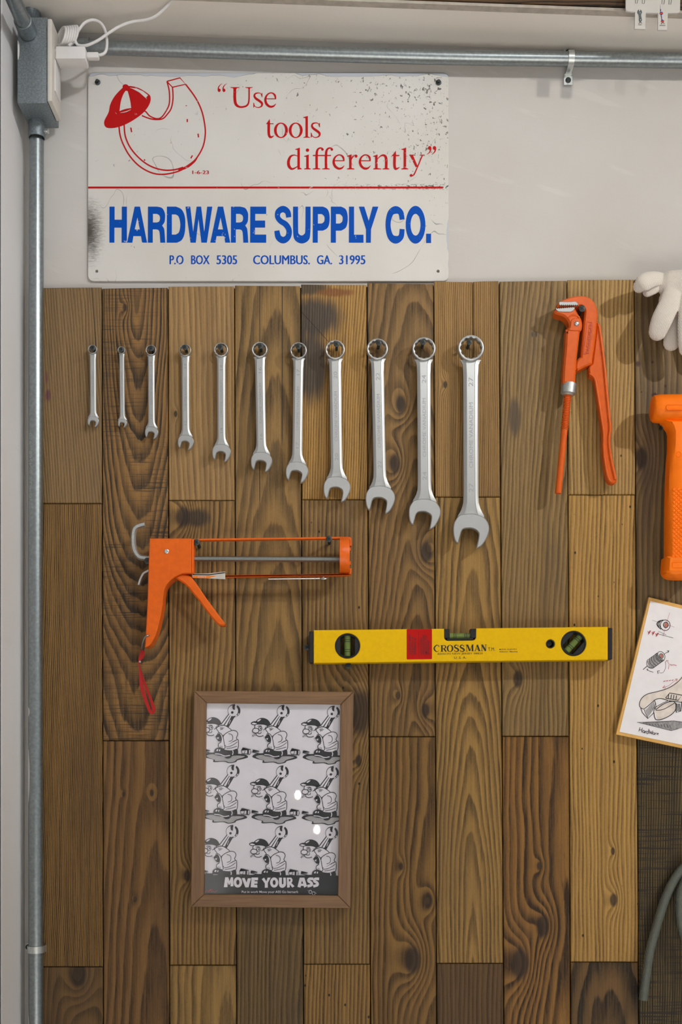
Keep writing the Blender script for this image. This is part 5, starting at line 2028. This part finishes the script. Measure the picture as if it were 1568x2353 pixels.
printed('signature', [stroke([(472, 2049), (477, 2046), (480, 2050), (484, 2042), (485, 2050), (489, 2047), (493, 2050), (499, 2046)], 0.8, 3), stroke([(480, 2046), (490, 2043.5)], 0.7, 1)], zb + 2 * step, M['red_ink'], pr)

# ------------------------------------------------------------------ sketch on a plywood board
nb_ = thing('sketch_board', P(1416, 1688, 0.016), 'tilted plywood board with a pencil drawing of a wrench', 'drawing')
n5 = crop(1390, 1350, 5.882)
RX = Vector((2050, 505))


def far(p):
    return (p[0] + RX.x * 0.86, p[1] + RX.y * 0.86)


TLb, BLb = (600, 130), (153, 1985)
q = [TLb, (TLb[0] + 1640, TLb[1] + 403), (BLb[0] + 1640, BLb[1] + 345), BLb]
mb = MB()
mb.plate(n5(q), 0.0150, 0.0215, 0.0003)
build('board', mb, M['note_board'], nb_)
q = [(620, 183), (620 + 1540, 183 + 379), (202 + 1540, 1950 + 322), (202, 1950)]
mb = MB()
mb.plate(n5(q), 0.0216, 0.0221)
np_ = build('paper', mb, M['note_paper'], nb_, sharp=0)
e0 = 0.0221
wash = [outline([(470, 1590), (500, 1500), (580, 1440), (720, 1400), (860, 1350), (960, 1280), (1060, 1180), (1200, 1050), (1400, 1250), (1250, 1480), (1040, 1550), (860, 1530), (700, 1510), (560, 1600), (520, 1640)]),
        outline([(690, 1640), (790, 1570), (950, 1550), (960, 1660), (860, 1740), (720, 1785)])]
printed('wash', [n5(p) for p in wash], e0 + 0.00006, M['note_wash'], np_)
blk, red, gry = [], [], []


def b_(pts, w=8, n=4, l=None):
    (blk if l is None else l).append(n5(stroke(pts, w, n)))


b_(ellipse(820, 510, 66, 72) + [(886, 510)], 9, 1)
b_(ellipse(828, 506, 32, 38) + [(860, 506)], 10, 1)
b_([(795, 440), (735, 455), (708, 490), (725, 530), (765, 565)], 12)
b_([(770, 445), (740, 480), (750, 530), (790, 575)], 9)
b_([(750, 450), (722, 490), (738, 540)], 9)
b_([(645, 443), (720, 465)], 3, 1)
b_([(715, 625), (930, 682)], 5, 1)
b_([(725, 590), (835, 640)], 4, 1)
b_([(880, 340), (790, 660)], 3, 1, red)
b_([(860, 505), (945, 537)], 3, 1, red)
for o_ in ((585, 590), (640, 600), (690, 620)):
    b_([(o_[0], o_[1]), (o_[0] + 18, o_[1] + 30), (o_[0] + 40, o_[1] - 10)], 7, 3, red)
    b_([(o_[0] + 10, o_[1] + 45), (o_[0] + 25, o_[1] - 5)], 7, 1, red)
gry.append(n5([(575, 1000), (700, 885), (810, 985), (655, 1090), (600, 1085)]))
b_(ellipse(762, 930, 54, 66, 28, -0.4) + [ellipse(762, 930, 54, 66, 28, -0.4)[0]], 7, 1)
b_(ellipse(768, 925, 26, 32, 20, -0.4) + [ellipse(768, 925, 26, 32, 20, -0.4)[0]], 8, 1)
b_([(712, 885), (575, 985)], 7, 1)
b_([(800, 985), (655, 1090)], 8, 1)
b_([(575, 985), (572, 1045), (605, 1085), (655, 1090)], 8)
for k_ in range(5):
    x_ = 610 + k_ * 28
    b_([(x_, 965 - k_ * 20), (x_ + 5, 1020 - k_ * 20), (x_ + 62, 1078 - k_ * 20)], 6)
b_([(520, 1110), (575, 1062)], 9, 1)
b_([(800, 905), (870, 858)], 6, 1)
b_([(845, 853), (873, 856), (858, 882)], 7, 1)
b_([(570, 1105), (610, 1130), (660, 1145)], 6)
b_([(590, 1100), (570, 1105), (585, 1125)], 6, 1)
b_([(820, 1000), (825, 1080), (790, 1150), (730, 1150)], 4)
b_([(745, 1125), (715, 1130), (725, 1165)], 8, 1)
b_([(835, 990), (870, 1030), (865, 1105)], 4, 4, red)
b_([(835, 1000), (838, 985), (868, 990)], 5, 1, red)
b_([(885, 1035), (905, 1050), (930, 1045), (975, 1055)], 6, 3, red)
# big wrench
b_([(1240, 960), (1047, 1215), (960, 1300), (850, 1365), (720, 1405), (580, 1440), (500, 1500), (470, 1580), (490, 1625), (530, 1645)], 9)
b_([(530, 1645), (600, 1590), (680, 1520), (760, 1500), (860, 1528)], 9, 3)
b_([(490, 1630), (510, 1690), (585, 1772), (660, 1700), (690, 1560), (670, 1520)], 9, 1)
b_([(535, 1650), (585, 1770)], 8, 1)
for k_ in range(8):
    b_([(560 + k_ * 15, 1650 - k_ * 16), (590 + k_ * 11, 1750 - k_ * 16)], 6, 1)
b_([(690, 1560), (700, 1610), (790, 1560), (860, 1530)], 7, 1)
b_([(700, 1600), (690, 1650), (780, 1585), (870, 1545), (950, 1550), (965, 1640), (900, 1720), (780, 1780), (690, 1782), (668, 1690)], 10, 3)
b_([(690, 1660), (800, 1645), (950, 1560)], 8)
b_([(825, 1495), (880, 1425), (1047, 1455), (995, 1525), (825, 1495)], 10, 1)
for k_ in range(4):
    b_([(870 + k_ * 35, 1440 + k_ * 6), (860 + k_ * 35, 1500 + k_ * 6)], 9, 3)
b_([(870, 1530), (1100, 1560)], 8, 1)
b_([(965, 1560), (970, 1690), (1030, 1670), (1047, 1540)], 12, 1)
for k_ in range(4):
    b_([(975 + k_ * 14, 1570), (970 + k_ * 16, 1670)], 8, 1)
b_([(790, 1350), (860, 1330), (940, 1270), (985, 1235)], 4, 4, red)
b_([(830, 1360), (785, 1352), (815, 1325)], 6, 1, red)
b_([(955, 1240), (985, 1235), (975, 1265)], 6, 1, red)
for k_ in range(4):
    b_([(795 + k_ * 38, 1270 - k_ * 4), (825 + k_ * 36, 1262 - k_ * 5)], 7, 1, red)
gry.append(n5([(440, 1820), (940, 1800), (1250, 1850), (1000, 1910), (900, 1935), (640, 1870)]))
b_([(440, 1820), (640, 1870), (900, 1935), (1000, 1908)], 5, 1)
b_([(520, 1828), (940, 1803), (1300, 1850)], 5, 1)
for k_ in range(9):
    b_([(560 + k_ * 40, 1835 + k_ * 2), (580 + k_ * 40, 1855 + k_ * 6)], 5, 1)
# handwriting
for pts in ([(480, 1890), (462, 1945)], [(512, 1895), (500, 1958)], [(470, 1925), (508, 1925)],
            [(540, 1935), (522, 1930), (515, 1955), (530, 1962), (542, 1938), (540, 1968)], [(552, 1940), (548, 1970)], [(552, 1950), (570, 1940)],
            [(590, 1945), (572, 1950), (572, 1975), (590, 1968), (600, 1920)], [(590, 1975), (600, 1910)],
            [(608, 1930), (612, 1975), (628, 1945), (635, 1982), (652, 1935)],
            [(672, 1960), (655, 1962), (652, 1982), (668, 1985), (675, 1962), (674, 1990)], [(685, 1965), (682, 1992)], [(685, 1972), (702, 1965)],
            [(708, 1985), (728, 1978), (718, 1968), (705, 1985), (712, 2000), (728, 1996)]):
    b_(pts, 7, 3)
tag(printed('shading', gry, e0 + 0.00012, simple('pencil_shade', (150, 148, 150), 0.7, 0, 0.2, 300), np_), 'grey pencil shading', kind='stuff')
printed('pencil_lines', blk, e0 + 0.00018, M['black_ink'], np_)
tag(printed('red_notes', red, e0 + 0.0008, M['red_ink'], np_), 'red pencil notes', kind='stuff')
printed('copper_core', [n5(ellipse(829, 506, 24, 30, 20)), n5(ellipse(769, 925, 18, 24, 20, -0.4))], e0 + 0.0008, M['pink_ink'], np_)

# ------------------------------------------------------------------ coiled hose
hp = [(1478.5, 2298), (1486, 2240), (1494, 2187), (1509, 2130), (1527, 2072), (1545, 2031), (1568, 1997), (1610, 1962), (1665, 1948), (1722, 1966), (1765, 2022), (1780, 2100), (1762, 2188), (1705, 2245), (1640, 2240), (1592, 2192), (1568, 2135), (1563, 2080), (1570, 2036), (1600, 1990), (1660, 1965)]
mb = MB()
sp_ = spline(hp, 8)
N_ = len(sp_)
mb.tube([P(a, b, 0.030 + 0.012 * max(0, (i / N_ - 0.55))) for i, (a, b) in enumerate(sp_)], 0.0066, 18)
ho = build('garden_hose', mb, M['hose'], origin=P(1478, 2298, 0.03), sharp=50)
tag(ho, 'grey braided hose hanging in a coil at the bottom right', 'hose')
screw(1664, 1957, 'dark screw carrying the coiled hose, past the photo edge', 0.050, 1.2)

# ------------------------------------------------------------------ white shop card at the top edge
cd = thing('hanging_card', P(1500, 66, 0.112), 'white cut-out card with two small icon tabs at the top right edge', 'sign')
t9 = crop(1420, 0, 10.595)
mb = MB()
mb.plate(t9([(205, -900), (196, 200)] + [(196 + 40 * (1 - math.cos(a)), 215 + 55 * math.sin(a)) for a in (PI / 2 * i / 5 for i in range(6))] + [(424, 291), (412, 700), (672, 706), (690, 308), (984, 318), (976, 724), (1205, 728), (1226, 320), (1460, 312), (1500, 300), (1522, 270), (1540, -900)]), 0.1090, 0.1120, 0.0004)
build('card', mb, simple('card_white', (200, 197, 192), 0.55, 0, 0.02), cd, sharp=30)
z9 = 0.1122
blk = []
for x_, y_ in ((430, 78), (600, 88), (1080, 98), (1250, 105)):
    blk.append(t9(stroke([(x_ + 5, -120), (x_, y_), (x_ + 45, y_ + 3), (x_ + 68, -40), (x_ + 72, -120)], 11, 1)))
for x_ in (548, 1095):
    blk.append(t9(stroke([(x_, 535 if x_ < 600 else 545), (x_ - 12, 560), (x_ - 40, 575 if x_ < 600 else 592)], 13, 1)))
    blk.append(t9(stroke([(x_ + 10, 535 if x_ < 600 else 545), (x_ + 28, 560), (x_ + 45, 568 if x_ < 600 else 585)], 13, 1)))
blk.append(t9(rect(505, 598, 585, 609)))
blk.append(t9(rect(1022, 614, 1165, 625)))
printed('outline_print', blk, z9, M['black_ink'], cd)
printed('wrench_icon', [t9(outline([(520, 228, 1), (485, 260), (478, 320), (505, 355), (518, 420), (518, 500), (540, 535), (570, 530), (592, 490), (580, 420), (572, 360), (592, 310), (585, 260), (552, 230, 1), (545, 275, 1), (525, 275, 1)]))], z9 + 0.0001, M['grey_icon'], cd)
printed('tower_icon', [t9([(1030, 95), (1042, 215), (1062, 240), (1052, 285), (1095, 290), (1110, 330), (1080, 365), (1095, 480), (1132, 500), (1090, 545), (1052, 520), (1070, 480), (1050, 365), (1016, 330), (1040, 285), (1035, 235)])], z9 + 0.0001, M['blue_icon'], cd)
printed('tower_bands', [t9([(1020, 312), (1100, 300), (1098, 335), (1030, 345)]), t9([(1052, 515), (1135, 495), (1130, 535), (1090, 548), (1060, 540)])], z9 + 0.0002, M['red_icon'], cd)
printed('tower_windows', [t9(rect(1070, 372, 1088, 392)), t9(rect(1076, 408, 1096, 428)), t9(rect(1080, 445, 1102, 465)), t9(ellipse(548, 312, 9, 11, 12)), t9(ellipse(556, 482, 9, 11, 12))], z9 + 0.0002, M['white_plastic'], cd)

# ------------------------------------------------------------------ two bare bulbs deeper in the shop (seen in the picture glass)
glow = bpy.data.materials.new('bulb_glow')
glow.use_nodes = True
gb = glow.node_tree.nodes['Principled BSDF']
gb.inputs['Emission Color'].default_value = (1.0, 0.93, 0.84, 1)
gb.inputs['Emission Strength'].default_value = 13.0
for px_, py_, lab in ((684.5, 1828, 'higher hanging bulb behind the viewer, mirrored in the poster glass'), (728.5, 1907.5, 'lower hanging bulb behind the viewer, mirrored in the poster glass')):
    G = P(px_, py_, 0.0294)
    C_ = Vector((0, -D, ZC))
    r_ = G - C_
    r_.y = -r_.y
    L_ = G + r_ * ((3.0 - 0.0294) / (D - 0.0294))
    pb = thing('pendant_bulb', L_, lab, 'lamp', 'hanging bulbs mirrored in the glass')
    mb = MB()
    mb.lathe(L_ - Vector((0, 0, 0.016)), (0, 0, 1), [(0, 0.001), (0.002, 0.007), (0.008, 0.0125), (0.016, 0.0142), (0.024, 0.0125), (0.032, 0.008), (0.036, 0.006)], 20)
    build('bulb', mb, glow, pb)
    mb = MB()
    mb.tube([L_ + Vector((0, 0, 0.018)), Vector((L_.x, L_.y, ZT))], 0.002, 8)
    build('cord', mb, M['black_plastic'], pb)
